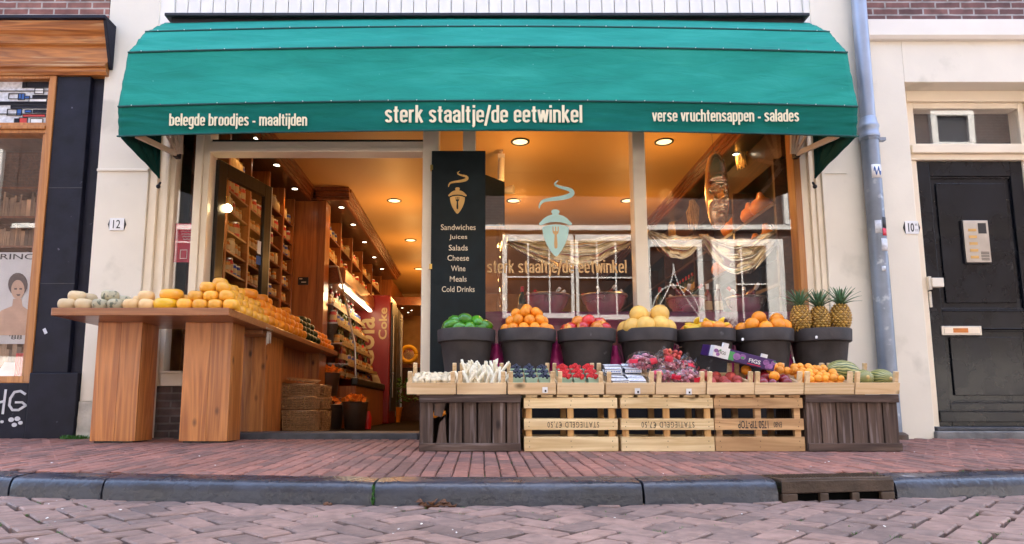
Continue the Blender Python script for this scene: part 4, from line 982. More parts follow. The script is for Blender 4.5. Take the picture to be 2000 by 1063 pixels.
opwin(981, 1122, 460, 622, 3, 2, .09); opwin(1122, 1245, 460, 625, 3, 2, .09); opwin(1262, 1368, 470, 630, 1, 1, .1, .012, True); opwin(1395, 1500, 470, 640, 2, 2, .09); opwin(1530, 1640, 330, 440, 2, 1, .09)
opwin(820, 930, 460, 622, 3, 2, .09); opwin(560, 720, 300, 440, 3, 2, .09); opwin(330, 440, 330, 620, 2, 2, .09); opwin(90, 230, 300, 640, 2, 3, .1); opwin(-150, 20, 300, 640, 2, 3, .1); opwin(1830, 1908, 205, 284, 1, 1, .12)
for u in (1405, 1500): 
    x0, x1, z0, z1 = oprect(u, u+24, 470, 640); MB().box(x0, x1, -6.95, -6.9, z0, z1).build('white_pier', 'white_paint', op)
for k in range(6):
    x = -7+2.6*k; b = MB().box(x, x+1.2, -7, -6.94, 5.6, 7.6); w = b.build('window', 'white_paint', op); MB().box(x+.1, x+1.1, -6.94, -6.935, 5.7, 7.5).build('pane', 'black_panel', w)
for nm_, xa, xb, lab in (('opposite_house', -19, -9.01, 'sunlit dark brick house across the street to the left, mirrored in the bookshop glass'), ('opposite_house', 11.51, 21, 'sunlit dark brick house across the street to the right, far from the shop')):
    o2 = thing(nm_, lab, 'house', ((xa+xb)/2, -7, 0)); MB().box(xa, xb, -7.5, -7.0, -.15, 9.2).build('wall', 'brick_opposite', o2)
    for i in range(3):
        for z in (1.2, 4.4): 
            x = xa+1.2+2.9*i; w = MB().box(x, x+1.3, -7, -6.94, z, z+2).build('window', 'white_paint', o2); MB().box(x+.12, x+1.18, -6.94, -6.935, z+.12, z+1.88).build('pane', 'black_panel', w)
structure(MB().box(-60, 60, -6.999, -6.3, -.3, -.08).build('far_pavement', 'paving_far'))
# ================================================================ cheese counter
TZ = .885                                   # table top height
tb = thing('display_table', 'long L-shaped wooden counter on square box legs running from the pavement into the shop', 'table', (-2.2, -.4, 0))
MB().box(-2.84, -1.665, -.79, -.06, TZ-.052, TZ).build('tabletop', 'table_top_wood', tb, bevel=.004)
MB().box(-1.975, -1.665, -.056, 2.45, TZ-.05, TZ-.002).build('tabletop', 'table_side_wood', tb, bevel=.004)
MB().box(-1.96, -1.70, -.03, .2, TZ-.085, TZ-.052).build('apron', 'table_side_wood', tb, bevel=.003)
def boxleg(x0, x1, y0, y1, z0):
    b = MB(); n = 2; t = .022; zt = TZ-.0525
    wv = [x0, x0+(x1-x0)*rnd(.42, .56), x1]
    for a, e in zip(wv[:-1], wv[1:]): b.box(a+.0006, e-.0006, y0, y0+t, z0, zt); b.box(a+.0006, e-.0006, y1-t, y1, z0, zt)
    for x in (x0, x1-t): b.box(x, x+t, y0+t+.0006, y1-t-.0006, z0, zt)
    b.build('leg', 'table_wood', tb, bevel=.0018)
boxleg(-2.72, -2.405, -.46, -.22, .0); boxleg(-2.10, -1.765, -.46, -.22, .0); boxleg(-1.965, -1.765, .25, .73, .001); boxleg(-1.965, -1.79, 2.1, 2.4, .001)
b = MB()
for x0, x1 in ((-2.7, -2.43), (-2.08, -1.79)): b.box(x0, x1, -.44, -.24, -.014, 0)
b.pieces('foot_block', 'black_panel', tb)
MB().box(-1.965, -1.945, .735, 2.095, .001, TZ-.05).build('back_panel', 'table_wood', tb)
# bundle of clips hanging from the counter edge
cb = MB()
for k in range(9):
    x = -1.662+rnd(-.004,.004); y = -.02+.011*k+rnd(-.004,.004); z = TZ-.05-rnd(.0, .03)
    cb.box(x-.002, x+.003, y-.004, y+.004, z-rnd(.06,.1), z)
cb.box(-1.668, -1.658, -.05, .1, TZ-.05, TZ-.035)
tag(cb.build('clip_bundle', 'steel', org=(-1.66, .03, TZ-.1)), 'bundle of metal clips hanging from the counter edge at the corner', 'clips')
def cheese_mesh(r, h, m, nm='cheese_wheel'):
    e = min(h*.48, r*.5); pr = [(0, 0)]
    for k in range(0, 7):
        a = -math.pi/2+math.pi*k/6*1.0; pr.append((r-e*.75+e*.75*math.cos(a), h/2+(h/2)*math.sin(a)))
    pr.append((0, h))
    b = MB().lathe([(max(p[0], 0), p[1]) for p in pr], 22)
    b.v = [tuple(Vector(v)*(1+.035*noise.noise(Vector(v)*14+Vector((r*90, h*50, 0))))) for v in b.v]
    return b.build(nm, m, smooth='all')
CH = {}
for k, (m, r, h, lab) in {'pale': ('cheese_pale', .058, .07, 'x'), 'herb': ('cheese_herb', .056, .07, 'x'), 'cream': ('cheese_cream', .054, .068, 'x'), 'yellow': ('cheese_yellow', .08, .075, 'x'),
    'bigcream': ('cheese_gold', .075, .072, 'x'), 'gold': ('cheese_gold', .054, .068, 'x'), 'amber': ('cheese_amber', .066, .076, 'x'), 'green': ('cheese_green', .066, .072, 'x'), 'small': ('cheese_amber', .05, .06, 'x')}.items():
    o = cheese_mesh(r, h, m); tag(o, 'cheese wheel', 'cheese'); CH[k] = (Proto(o), r, h)
def put_cheese(kind, x, y, lvl, lab, grp, z=None):
    p, r, h = CH[kind]; tag_ = p.put((x, y, (TZ+lvl*.064 if z is None else z)+.0005), (rnd(-.05,.05)*(lvl > 0), rnd(-.05,.05)*(lvl > 0), rnd(0, 6)), lab, grp, rnd(.96, 1.04)); return tag_
row0 = [(132, 'pale'), (165, 'pale'), (197, 'herb'), (227, 'herb'), (257, 'cream'), (288, 'cream'), (325, 'yellow'), (362, 'gold'), (392, 'gold'), (422, 'gold'), (452, 'gold')]
LB = {'pale': ('pale cheese wheel with brown mottled rind at the left end of the counter', 'pale mottled cheeses'), 'herb': ('grey-green herb-speckled cheese wheel between the pale and cream cheeses', 'herb-speckled cheeses'),
      'cream': ('smooth cream cheese wheel left of the large yellow wheels', 'smooth cream cheeses'), 'gold': ('small golden cheese wheel in the heap at the front corner of the counter', 'golden cheeses at the corner')}
for u, k in row0:
    if k == 'yellow': put_cheese(k, AX(u, 592, -.67), -.67, 0, 'large bright yellow cheese wheel lying flat at the front of the counter', None); continue
    put_cheese(k, AX(u, 590, -.7), -.7, 0, *LB[k])
for u, k, lv, y in ((151, 'pale', 1, -.66), (173, 'pale', 1, -.54), (216, 'herb', 1, -.66), (242, 'herb', .75, -.54), (287, 'cream', 1, -.66), (275, 'cream', .8, -.55), (262, 'cream', 0, -.55), (192, 'herb', 0.1, -.55), (140, 'pale', 0, -.55), (170, 'pale', 0, -.56), (222, 'herb', 0, -.55), (292, 'cream', 0, -.55)):
    put_cheese(k, AX(u, 575, y), y, lv, *LB[k])
put_cheese('bigcream', AX(336, 577, -.64), -.64, 1.15, 'large dull yellow cheese wheel stacked on the bright yellow wheel', None)
for u, lv, y in ((383, 1, -.67), (413, 1, -.67), (444, 1, -.67), (362, 0, -.55), (392, 0, -.55), (424, 0, -.55), (405, 2, -.64), (436, 2, -.64), (366, .9, -.54)):
    put_cheese('gold', AX(u, 575, y), y, lv, *LB['gold'])
def zone(y):
    if y < .12: return 'gold'
    if y < 1.18: return 'amber'
    if y < 1.78: return 'green'
    return 'small'
LZ = {'gold': ('golden cheese wheel in the row along the counter edge beside the door post', 'golden cheeses along the edge'), 'amber': ('amber orange cheese wheel in the pile along the indoor part of the counter', 'amber cheeses in the pile'),
      'green': ('dark green waxed cheese wheel in the pile between the amber and small orange cheeses', 'dark green cheeses'), 'small': ('small deep orange cheese wheel at the far indoor end of the counter', 'small orange cheeses at the far end')}
y = -.56
while y < 2.38:
    for lv in range(4):
        nrow = (3, 3, 2, 1)[lv]
        for c in range(nrow):
            x = -1.73-.1*c-.048*lv; yy = y+(.03 if c % 2 else 0)+lv*.035+rnd(-.008,.008)
            k = zone(yy)
            if lv == 3 and (k == 'small' or rnd(0, 1) < .35): continue
            if lv < 2 and c == 2: continue
            put_cheese(k, x+rnd(-.006,.006), yy, lv*(1.0 if k in ('gold', 'small') else 1.14), *LZ[k])
    y += .118 if y < .1 else .137
# ================================================================ sign board by the door
sx0, sx1 = -.397, .033; szT, szB = AZ(295, -.03), .47
sb = thing('sign_board', 'tall black menu board with gold acorn emblem hung on the posts beside the doorway', 'sign', ((sx0+sx1)/2, -.03, szB))
MB().box(sx0, sx1, -.035, -.005, szB, szT).build('board', 'sign_board', sb, bevel=.004)
def emblem(u0, v0, sc, Y, mb_body, mb_fork, d=.003):
    """acorn pot with steam; u0,v0: centre of the lid line in the photo; sc: pixels per unit"""
    c = at(u0, v0, Y); k = (c.y+5)/FOC*sc
    P = lambda x, z: (c.x+x*k, c.z+z*k)
    lid = [P(-1.0, -.02)]+[P(-1.0+2*t, .1-.3*abs(0)) for t in []]
    top = [(-1.05, -.08), (-.9, -.1), (-.6, .03), (-.3, .09), (0, .11), (.3, .09), (.6, .03), (.9, -.1), (1.05, -.08), (1.06, .02), (.95, .14), (.75, .36), (.5, .52), (.22, .6), (.2, .66), (.27, .76), (.24, .88), (.12, .95), (-.12, .95), (-.24, .88), (-.27, .76), (-.2, .66), (-.22, .6), (-.5, .52), (-.75, .36), (-.95, .14), (-1.06, .02)]
    mb_body.prism([P(*q) for q in top], Y-d, Y)
    body = [(-.86, -.2), (-.84, -.5), (-.75, -.9), (-.6, -1.3), (-.35, -1.75), (-.12, -2.05), (0, -2.12), (.12, -2.05), (.35, -1.75), (.6, -1.3), (.75, -.9), (.84, -.5), (.86, -.2), (.6, -.08), (.3, -.01), (0, .01), (-.3, -.01), (-.6, -.08)]
    mb_body.prism([P(x, z-.06) for x, z in body], Y-d, Y)
    # steam ribbon
    cl = [(-1.05, 1.02, .05), (-1.0, 1.25, .09), (-.8, 1.5, .13), (-.3, 1.62, .16), (.4, 1.72, .2), (.95, 1.88, .22), (1.12, 2.1, .2), (.9, 2.3, .17), (.35, 2.45, .12), (.02, 2.62, .1), (.1, 2.82, .06), (.28, 2.92, .02)]
    L_ = []; Rr = []
    cv = []
    for i in range(len(cl)-1):
        p0, p1, p2, p3 = [Vector(cl[min(max(j, 0), len(cl)-1)]) for j in (i-1, i, i+1, i+2)]
        for f in (0, .25, .5, .75): cv.append(tuple(.5*((2*p1)+(p2-p0)*f+(2*p0-5*p1+4*p2-p3)*f*f+(3*p1-p0-3*p2+p3)*f**3)))
    cl = cv+[cl[-1]]
    for i, (x, z, w) in enumerate(cl):
        a = cl[max(0, i-1)]; e = cl[min(len(cl)-1, i+1)]; dx, dz = e[0]-a[0], e[1]-a[1]; l = math.hypot(dx, dz)
        L_.append((x-dz/l*w*.75, z+dx/l*w*.75)); Rr.append((x+dz/l*w*.75, z-dx/l*w*.75))
    for i in range(len(cl)-1):
        mb_body.prism([P(*q) for q in (Rr[i], Rr[i+1], L_[i+1], L_[i])], Y-d, Y)
    fk = [[(-.07, -.75), (.07, -.75), (.11, -1.35), (.09, -1.6), (0, -1.68), (-.09, -1.6), (-.11, -1.35)], [(-.18, -.62), (-.07, -.75), (.07, -.75), (.18, -.62), (.2, -.5), (-.2, -.5)], [(-.2, -.5), (-.13, -.5), (-.14, -.2), (-.2, -.2)], [(-.035, -.5), (.035, -.5), (.035, -.2), (-.035, -.2)], [(.13, -.5), (.2, -.5), (.2, -.2), (.14, -.2)]]
    for q in fk: mb_fork.prism([P(*p) for p in q], Y-d*1.6, Y-d*.5)
bb, bf = MB(), MB(); emblem(893.5, 382, 17.5, -.0352, bb, bf); e_ = bb.build('emblem', 'sign_gold', sb); bf.build('fork', 'sign_board', e_)
b = MB()
for s, v, w, up in (('Sandwiches', 444, 68, 6), ('Juices', 464, 35, 6), ('Salads', 484, 37, 6), ('Cheese', 504, 42, 6), ('Wine', 524.5, 28, 6), ('Meals', 545, 33, 6), ('Cold Drinks', 565, 64, 6)):
    text(b, s, AX(895-w/2, v, -.036), AX(895+w/2, v, -.036), AZ(v+5.5, -.036), AZ(v-5.5, -.036), -.0355, .001, .004)
b.build('lettering', 'sign_text', sb)
b = MB()
for z in (szT-.14, szT-.95): b.box(sx0-.012, sx0+.01, -.04, -.0, z-.02, z+.02)
b.pieces('bracket', 'brass', sb)
# ================================================================ decals on the window glass
wl = thing('window_decal', 'pale blue acorn emblem with steam stuck on the left big window', 'decal', (at(1085, 437, GY).x, GY, at(1085, 500, GY).z))
bb, bf = MB(), MB(); emblem(1085, 437, 31, GY-.0015, bb, bf, .0012); e_ = bb.build('emblem', 'decal_cyan', wl); bf.build('fork', 'decal_tan', e_)
b = MB(); k_ = (AZ(508, GY)-AZ(539, GY))/1.66; stroke_text(b, 'sterk staaltje/de eetwinkel', AX(951, 523, GY), AX(1224, 523, GY), AZ(508, GY)-1.36*k_, k_, GY-.001, .001)
tag(b.build('window_lettering', 'decal_tan', org=(.6, GY, 1.5)), 'tan shop name lettering along the left big window', 'lettering')
p = at(1557, 420, GY); tag(MB().lathe([(0, 0), (.022, 0), (.022, .003), (0, .003)], 20, M=Matrix.Rotation(R(90), 4, 'X')).build('window_sticker', 'enamel_white', org=(0,0,0)), 'round white sticker at the right edge of the right window', 'sticker').location = (p.x, GY-.001, p.z)
p = at(344, 475, GY-.02)
rp = thing('red_poster', 'crimson poster with thin white script hanging in the narrow window beside the door', 'poster', (-2.41, GY+.012, p.z))
zt, zb = AZ(437, GY+.02), AZ(513, GY+.02); MB().box(-2.492, -2.332, GY+.012, GY+.016, zb, zt).build('sheet', 'poster_crimson', rp)
b = MB()
for k in range(5):
    z = zt-.045-.022*k; x0 = -2.455+.008*k; n = 26
    b.tube([(x0+(.1-.006*k)*t/n, GY+.011, z+.006*math.sin(t*1.9+k)*(1 if t % 5 else .2)) for t in range(n+1)], .0013, 4)
for q in ((-2.44, -2.385, zb+.03, zb+.034), (-2.44, -2.385, zb+.1, zb+.104)): b.box(q[0], q[1], GY+.009, GY+.0115, q[2], q[3])
for q in (-2.44, -2.387): b.box(q, q+.003, GY+.009, GY+.0115, zb+.034, zb+.1)
b.build('script_line', 'ink_white', rp)
# ================================================================ wooden crates on the pavement
CY0, CY1 = -1.1, -.7
def zf(y): return zp(y)+.001
def crate_open(x0, x1, lab, mwood, mup, s, grp, brand):
    z0, z1 = zf(CY0), .306; t = thing('slatted_crate', lab, 'crate', ((x0+x1)/2, (CY0+CY1)/2, z0), grp); H = z1-z0
    sl = [(0, .255), (.375, .575), (.76, .945)]
    for yy in (CY0, CY1-.012):
        for i, (a, e) in enumerate(sl):
            MB().box(x0, x1, yy, yy+.012, z0+H*a, z0+H*e).build('slat', mwood, t, bevel=.0015)
    for x in (x0+.012, (x0+x1)/2-.018, x1-.05):
        for ya, yb in ((CY0+.0125, CY0+.04), (CY1-.04, CY1-.0125)): MB().box(x, x+.036, ya, yb, z0+.003, z0+H*.955).build('post', mup, t)
    for x in (x0+.002, x1-.014):
        for a, e in sl[:]: MB().box(x, x+.012, CY0+.0405, CY1-.0405, z0+H*a, z0+H*e).build('end_slat', mwood, t)
    b = MB(); n = 6
    for k in range(n):
        a = x0+(x1-x0)*k/n; b.box(a+.012, a+(x1-x0)/n-.012, CY0+.004, CY1-.004, z0+H*.955, z1)
    b.build('deck_board', mwood, t)
    b = MB()
    for q in brand: text(b, q[0], x0+(x1-x0)*q[1], x0+(x1-x0)*q[2], z0+H*q[3], z0+H*q[4], CY0-.0003, .0006, q[5], q[6] if len(q) > 6 else 1, flip=True)
    b.pieces('stamp', 'ink_black', t)
    b = MB()
    for x in (x0+.03, (x0+x1)/2, x1-.03):
        for a, e in sl:
            for q in (.3, .7): b.ball((x+rnd(-.004,.004), CY0-.0005, z0+H*(a+(e-a)*q)), .0028, n=6)
    b.build('nail', 'iron', t)
    return t
def crate_dark(x0, x1, lab, grp, gap, broken):
    z0, z1 = zf(CY0), .306; t = thing('plank_crate', lab, 'crate', ((x0+x1)/2, (CY0+CY1)/2, z0), grp); H = z1-z0
    MB().box(x0, x1, CY0-.014, CY0+.004, z0, z0+.048).build('rail', 'crate_dark_rail', t, bevel=.003); MB().box(x0, x1, CY0-.014, CY0+.004, z1-.046, z1).build('rail', 'crate_dark_rail', t, bevel=.003)
    n = 7 if broken else 6; w = (x1-x0)/n
    for k in range(n):
        a, e = x0+k*w+gap, x0+(k+1)*w-gap
        b = MB()
        if broken and k == 1:      # the splintered plank
            b.prism([(a+.004, z0+.01), (e-.002, z0+.01), (e-.016, z0+H*.6), (a+.03, z0+H*.5)], CY0+.006, CY0+.018); b.prism([(a-.004, z0+H*.63), (a+.042, z0+H*.6), (e-.002, z1-.02), (a-.004, z1-.02)], CY0+.006, CY0+.018)
        else: b.box(a, e, CY0+.006, CY0+.018, z0+.005, z1-.005)
        b.build('plank', 'crate_dark', t, bevel=.002)
    b = MB().box(x0, x0+.015, CY0+.02, CY1, z0, z1); b.box(x1-.015, x1, CY0+.02, CY1, z0, z1); b.box(x0+.015, x1-.015, CY1-.015, CY1, z0, z1); b.build('side_board', 'crate_dark', t)
    MB().box(x0+.016, x1-.016, CY0+.02, CY1-.016, z1-.015, z1-.003).build('deck_board', 'crate_dark_rail', t)
    return t
cx = lambda u: AX(u, 825, CY0)
crate_dark(cx(819), cx(1017), 'dark weathered plank crate with a broken second plank nearest the doorway', 'upturned wooden crates', .005, True)
crate_open(cx(1023.5), cx(1206.5), 'palest slatted crate with upside-down stamp, beside the dark crate with broken plank', 'crate_pale', 'crate_pale_upright', '', 'upturned wooden crates', [('STATIEGELD €7,50', .25, .8, .41, .535, .0, 1.25)])
crate_open(cx(1213), cx(1394), 'yellowish slatted crate with upside-down stamp, in the middle of the row of five crates', 'crate_pale', 'crate_pale_upright', '', 'upturned wooden crates', [('STATIEGELD €7,50', .22, .79, .41, .535, .0, 1.25)])
crate_open(cx(1396), cx(1570), 'browner slatted crate with faint upside-down stamp, left of the drainpipe-side dark crate', 'crate_brown', 'crate_brown', '', 'upturned wooden crates', [('1750 TIP-TOP', .26, .6, .4, .54, .012), ('EN80', .66, .75, .42, .52, .0)])
crate_dark(cx(1575), cx(1757), 'dark brown plank crate with whole boards at the foot of the drainpipe', 'upturned wooden crates', .004, False)
p = at(853, 808, -1.05); o = MB().lathe([(.02, -.04), (.024, -.02), (.016, 0), (.022, .02), (.012, .045)], 14, M=Matrix.Rotation(R(80), 4, 'Y')).build('wooden_spool', 'cheese_amber', smooth=True); o.location = (p.x+.01, -1.06, p.z+.0); tag(o, 'orange turned wooden piece poking through the broken crate plank', 'spool')
# bench carrying the pots
bn = thing('plank_bench', 'low dark bench behind the trays carrying the row of pots', 'bench', (1.1, -.5, 0))
MB().box(-.32, 2.6, -.68, -.3, .395, .42).build('seat', 'crate_dark_rail', bn, bevel=.003)
for x in (-.28, .6, 1.6, 2.52): MB().box(x-.02, x+.02, -.66, -.32, zp(-.6)+.012, .3945).build('leg', 'crate_dark', bn)
# ================================================================ pots
pt = thing('plant_pot', 'pot', 'pot', (0,0,0), 'dark pots of fruit in a row')
b = MB().lathe([(.13, 0), (.14, .0), (.155, .08), (.178, .25), (.182, .255), (.193, .256), (.2, .262), (.204, .338), (.201, .345), (.19, .346), (.184, .34), (.176, .28), (.12, .27), (0, .27)], 48)
b.build('bowl', 'pot_clay', pt, smooth=True)
PT = Proto(pt); PZ = .421; RIM = PZ+.345
pots = [(911, 'green avocados', 'leftmost'), (1029, 'oranges', ''), (1145.5, 'apples', ''), (1264, 'yellow melons', ''), (1377, 'bananas and mangoes', ''), (1489, 'large oranges', ''), (1600, 'pineapples', '')]
names = ['dark clay pot heaped with green avocados in front of the menu board', 'dark clay pot heaped with many small oranges', 'dark clay pot filled with red and yellow apples', 'dark clay pot piled with round yellow melons', 'dark clay pot of bananas and mangoes under the large right window', 'dark clay pot of large oranges beside the pineapples', 'dark clay pot with three pineapples at the right end']
PY = -.52; PXs = []
for (u, _, _), nm in zip(pots, names):
    x = AX(u, 660, PY); PXs.append(x); PT.put((x, PY, PZ), (0, 0, rnd(0, 6)), nm, 'dark pots of fruit in a row')
p = at(1477, 659, PY-.205)
for u, v in ((1450, 663), (1594, 659)):
    p = at(u, v, PY-.2); o = MB().prism([(-.008, -.008), (.004, -.01), (.01, .002), (.004, .011), (-.006, .008)], -.001, .001).build('pot_sticker', 'ink_white'); o.location = (p.x, PY-.2035, p.z); tag(o, 'small white fruit sticker on the rim of the %s pot' % ('pineapple' if u > 1500 else 'large orange'), 'sticker')
# fruit prototypes
def fproto(name, mb, m, stem=None, smooth='all'):
    o = mb.build(name, m, smooth=smooth); ORG[o.name] = Vector()
    if stem: stem(o)
    return Proto(o)
def lathe_fruit(r, dim, n=20, squash=.94):
    pr = []
    for k in range(13):
        a = -math.pi/2+math.pi*k/12; rr = math.cos(a); z = math.sin(a)*squash; z -= dim*(math.exp(-(rr/.28)**2))*(1 if z > 0 else -.5); pr.append((max(0, rr)*r, z*r))
    pr[0] = (0, pr[0][1]); pr[-1] = (0, pr[-1][1]); return MB().lathe(pr, n)
def calyx(o, m='leaf_green', r=.006, z=.036):
    MB().lathe([(0, z-.003), (r, z-.002), (r*.6, z+.002), (0, z+.003)], 8).build('stem', m, o, smooth='all')
orange = fproto('orange', MB().ball((0,0,0), .038, .038, .036, 18, bump=.02, bs=2), 'orange_skin', lambda o: calyx(o, r=.004, z=.035)); tag(orange.o, 'orange', 'orange')
apple = fproto('apple', lathe_fruit(.046, .22), 'apple_skin', lambda o: MB().tube([(0,0,.03), (.003,0,.05)], .0018, 5).build('stem', 'leaf_brown', o)); tag(apple.o, 'apple', 'apple')
apple_y = fproto('apple', lathe_fruit(.044, .22), 'mango_skin', lambda o: MB().tube([(0,0,.03), (.003,0,.048)], .0018, 5).build('stem', 'leaf_brown', o)); tag(apple_y.o, 'apple', 'apple')
avocado = fproto('avocado', MB().lathe([(0,-.055),(.022,-.05),(.036,-.03),(.041,-.005),(.036,.025),(.026,.05),(.016,.063),(0,.068)], 18), 'avocado_skin', lambda o: calyx(o, 'leaf_brown', .005, .068)); tag(avocado.o, 'avocado', 'avocado')
melon = fproto('melon', MB().ball((0,0,0), .066, .066, .066, 24, bump=.02, bs=2), 'melon_skin', lambda o: calyx(o, 'leaf_brown', .008, .066)); tag(melon.o, 'melon', 'melon')
bn_ = MB(); pts = [(.075*math.sin(t), 0, .075-.075*math.cos(t)) for t in [-.95+1.9*i/10 for i in range(11)]]
bn_.tube(pts, [.004, .012, .017, .0185, .019, .019, .019, .0185, .017, .011, .005], 7)
banana = fproto('banana', bn_, 'banana_skin', lambda o: MB().tube([pts[-1], (pts[-1][0]+.01, 0, pts[-1][2]+.014)], .0045, 6).build('stem', 'leaf_brown', o)); tag(banana.o, 'banana', 'banana')
mango = fproto('mango', MB().ball((0,0,0), .055, .04, .036, 18, bump=.1, bs=1.5), 'mango_skin'); tag(mango.o, 'mango', 'mango')
def heap(proto, cx_, cy_, z, Rr, r, layers, lab, grp, scale=1, alt=None, up=1.5, shift=0):
    n = 0
    for k in range(layers):
        rad = Rr-r-k*r*.95; zz = z+k*r*up; ring = 0; rr = rad
        while rr > -r*.5:
            cnt = max(1, int(2*math.pi*max(rr, 0)/(2.02*r))) if rr > r*.6 else 1
            for i in range(cnt):
                a = 2*math.pi*(i+.5*k+.3*ring)/cnt+shift; q = max(0, rr) if cnt > 1 else 0
                P_ = alt if (alt and random.random() < .35) else proto
                l_ = lab if P_ is proto else lab.replace('red ', 'yellow-flushed ')
                P_.put((cx_+q*math.cos(a)+rnd(-.004,.004), cy_+q*math.sin(a)+rnd(-.004,.004), zz+(rad-rr)*.35+rnd(-.003,.003)), rrot(), l_, grp, scale*rnd(.95, 1.05)); n += 1
            rr -= 2*r; ring += 1
    return n
heap(orange, PXs[1], PY, RIM+.004, .19, .0385, 3, 'small orange heaped in the second dark pot, right of the avocados', 'small oranges in a pot', 1, shift=.3)
heap(apple, PXs[2], PY, RIM+.002, .185, .047, 1, 'red apple in the pot between the small oranges and the yellow melons', 'apples in a pot', 1, apple_y, shift=.2)
for dx, dy, dz, P_ in ((-.06, -.03, .055, apple_y), (.005, -.06, .06, apple), (.085, -.04, .045, apple), (-.05, .05, .05, apple_y), (.04, .05, .06, apple)):
    P_.put((PXs[2]+dx, PY+dy, RIM+dz), rrot() if P_ is apple_y else (rnd(-.4,.9), rnd(-.4,.4), 0), ('red' if P_ is apple else 'yellow-flushed')+' apple in the pot between the small oranges and the yellow melons', 'apples in a pot', 1.06)
for k, (dx, dy, dz) in enumerate(((-.12, -.08, .0), (-.04, -.13, .005), (.06, -.12, .01), (.13, -.03, .0), (-.13, .06, 0), (0, 0, .02), (.09, .1, 0), (-.04, .12, 0), (-.06, -.03, .095), (.085, -.03, .1), (.02, .08, .07))):
    melon.put((PXs[3]+dx, PY+dy, RIM+.012+dz), rrot(), 'round yellow melon piled in the middle dark pot', 'yellow melons in a pot')
for k in range(11):
    a = k*.62; avocado.put((PXs[0]+.115*math.cos(a)*(1 if k < 10 else 0), PY+.115*math.sin(a)*(1 if k < 10 else 0), RIM+.004), (R(90)+rnd(-.3,.3), 0, rnd(0, 6)), 'green avocado lying in the pot in front of the menu board', 'avocados in a pot', 1.05)
for dx, dy, dz, a in ((-.07, -.04, .05, 1.2), (0, -.05, .062, 2.3), (.075, -.05, .05, .6), (.01, .05, .05, 2), (-.11, -.08, .02, .9), (.12, -.06, .02, 2.2)):
    avocado.put((PXs[0]+dx, PY+dy, RIM+dz+.005), (R(90)+rnd(-.4,.4), rnd(0,1), a), 'green avocado lying in the pot in front of the menu board', 'avocados in a pot', 1.12)
for k, (dx, dz, rz, tz) in enumerate(((-.12, .012, .3, 0), (-.08, .03, -.4, .2), (.0, .045, .1, -.1), (.03, .06, .5, .2), (-.03, .035, 2.9, 0), (.1, .02, 1.5, .3), (.09, .03, 1.3, .9), (-.06, .05, 1.0, .5))):
    banana.put((PXs[4]+dx, PY-.06+.02*k % .1, RIM+dz-.005), (R(70+10*(k % 3)), tz, rz), 'yellow banana in the pot under the right window', 'bananas in a pot', 1.05)
for dx, dy, dz in ((-.02, -.11, .02), (.06, -.1, .015), (.13, -.07, .008), (-.13, -.04, .0), (.02, .03, .02), (.11, .05, .0)):
    mango.put((PXs[4]+dx, PY+dy, RIM+dz), (rnd(-.4,.4), rnd(-.3,.3), rnd(0, 3)), 'red and orange mango among the bananas in the pot', 'mangoes in a pot')
for dx, dy, dz in ((-.11, -.1, .03), (-.035, -.14, .005), (.05, -.13, .025), (.12, -.08, .02), (-.13, .02, .01), (-.03, -.03, .085), (.09, -.04, .07), (.02, .05, .06), (.1, .08, .02), (-.1, .1, .01), (.145, -.02, .0)):
    orange.put((PXs[5]+dx, PY+dy, RIM+dz), rrot(), 'large orange in the pot beside the pineapples', 'large oranges in a pot', 1.28*rnd(.95, 1.03))
# pineapples: eyes with dark gaps, spiky crown
def pineapple():
    t = thing('pineapple', 'pineapple', 'pineapple')
    b = MB(); n_r, n_c = 11, 12; prof = lambda h: .058*(math.sin(math.pi*(.12+.8*h))**.55)
    b.lathe([(0, 0)]+[(prof(k/12)*.93, .165*k/12) for k in range(13)]+[(0, .165)], 20); core = b.build('flesh_core', 'leaf_brown', t, smooth='all')
    b = MB()
    for i in range(n_r):
        h = (i+.5)/n_r; r = prof(h)
        for k in range(n_c):
            a = 2*math.pi*(k+.5*(i % 2))/n_c; c = Vector((r*math.cos(a), r*math.sin(a), .165*h))
            m_ = Matrix.Rotation(a, 4, 'Z')
            w, hh = math.pi*r/n_c*1.02, .0125
            q = [Vector((0, -w, 0)), Vector((0, 0, -hh)), Vector((0, w, 0)), Vector((0, 0, hh)), Vector((.008, 0, .001))]
            q2 = [Vector((.004, p.y*.6, p.z*.6)) for p in q[:4]]
            vs = [c+m_ @ p for p in q[:4]]+[c+m_ @ p for p in q2]+[c+m_ @ q[4]]
            b.add(vs, [(0,1,5,4),(1,2,6,5),(2,3,7,6),(3,0,4,7),(4,5,8),(5,6,8),(6,7,8),(7,4,8)])
    b.build('eye', 'pine_flesh', t)['kind'] = 'stuff'
    b = MB()
    for k in range(46):
        lv = k/46; a = k*2.4; L_ = .05+.075*math.sin(math.pi*min(1, .25+lv*.75)); el = .45+1.05*lv; w = .011*(1-.4*lv); pts = []
        for j in range(6):
            s_ = j/5; rr = .014*(1-lv)+L_*s_*math.cos(el-.25*s_*(1-lv)); z = .162+.03*lv+L_*s_*math.sin(el-.3*s_*(1-lv)); pts.append((rr, z, w*(1-s_)**.7))
        vs = []
        for rr, z, ww in pts:
            c = Vector((rr*math.cos(a), rr*math.sin(a), z)); sd_ = Vector((-math.sin(a), math.cos(a), 0)); vs += [c-sd_*ww, c+Vector((-math.cos(a), -math.sin(a), -.3))*.003, c+sd_*ww]
        fs = []
        for j in range(5): o = j*3; fs += [(o, o+1, o+4, o+3), (o+1, o+2, o+5, o+4)]
        b.add(vs, fs)
    b.build('crown', 'pine_leaf', t, solid=.0012)
    return t
PN = Proto(pineapple())
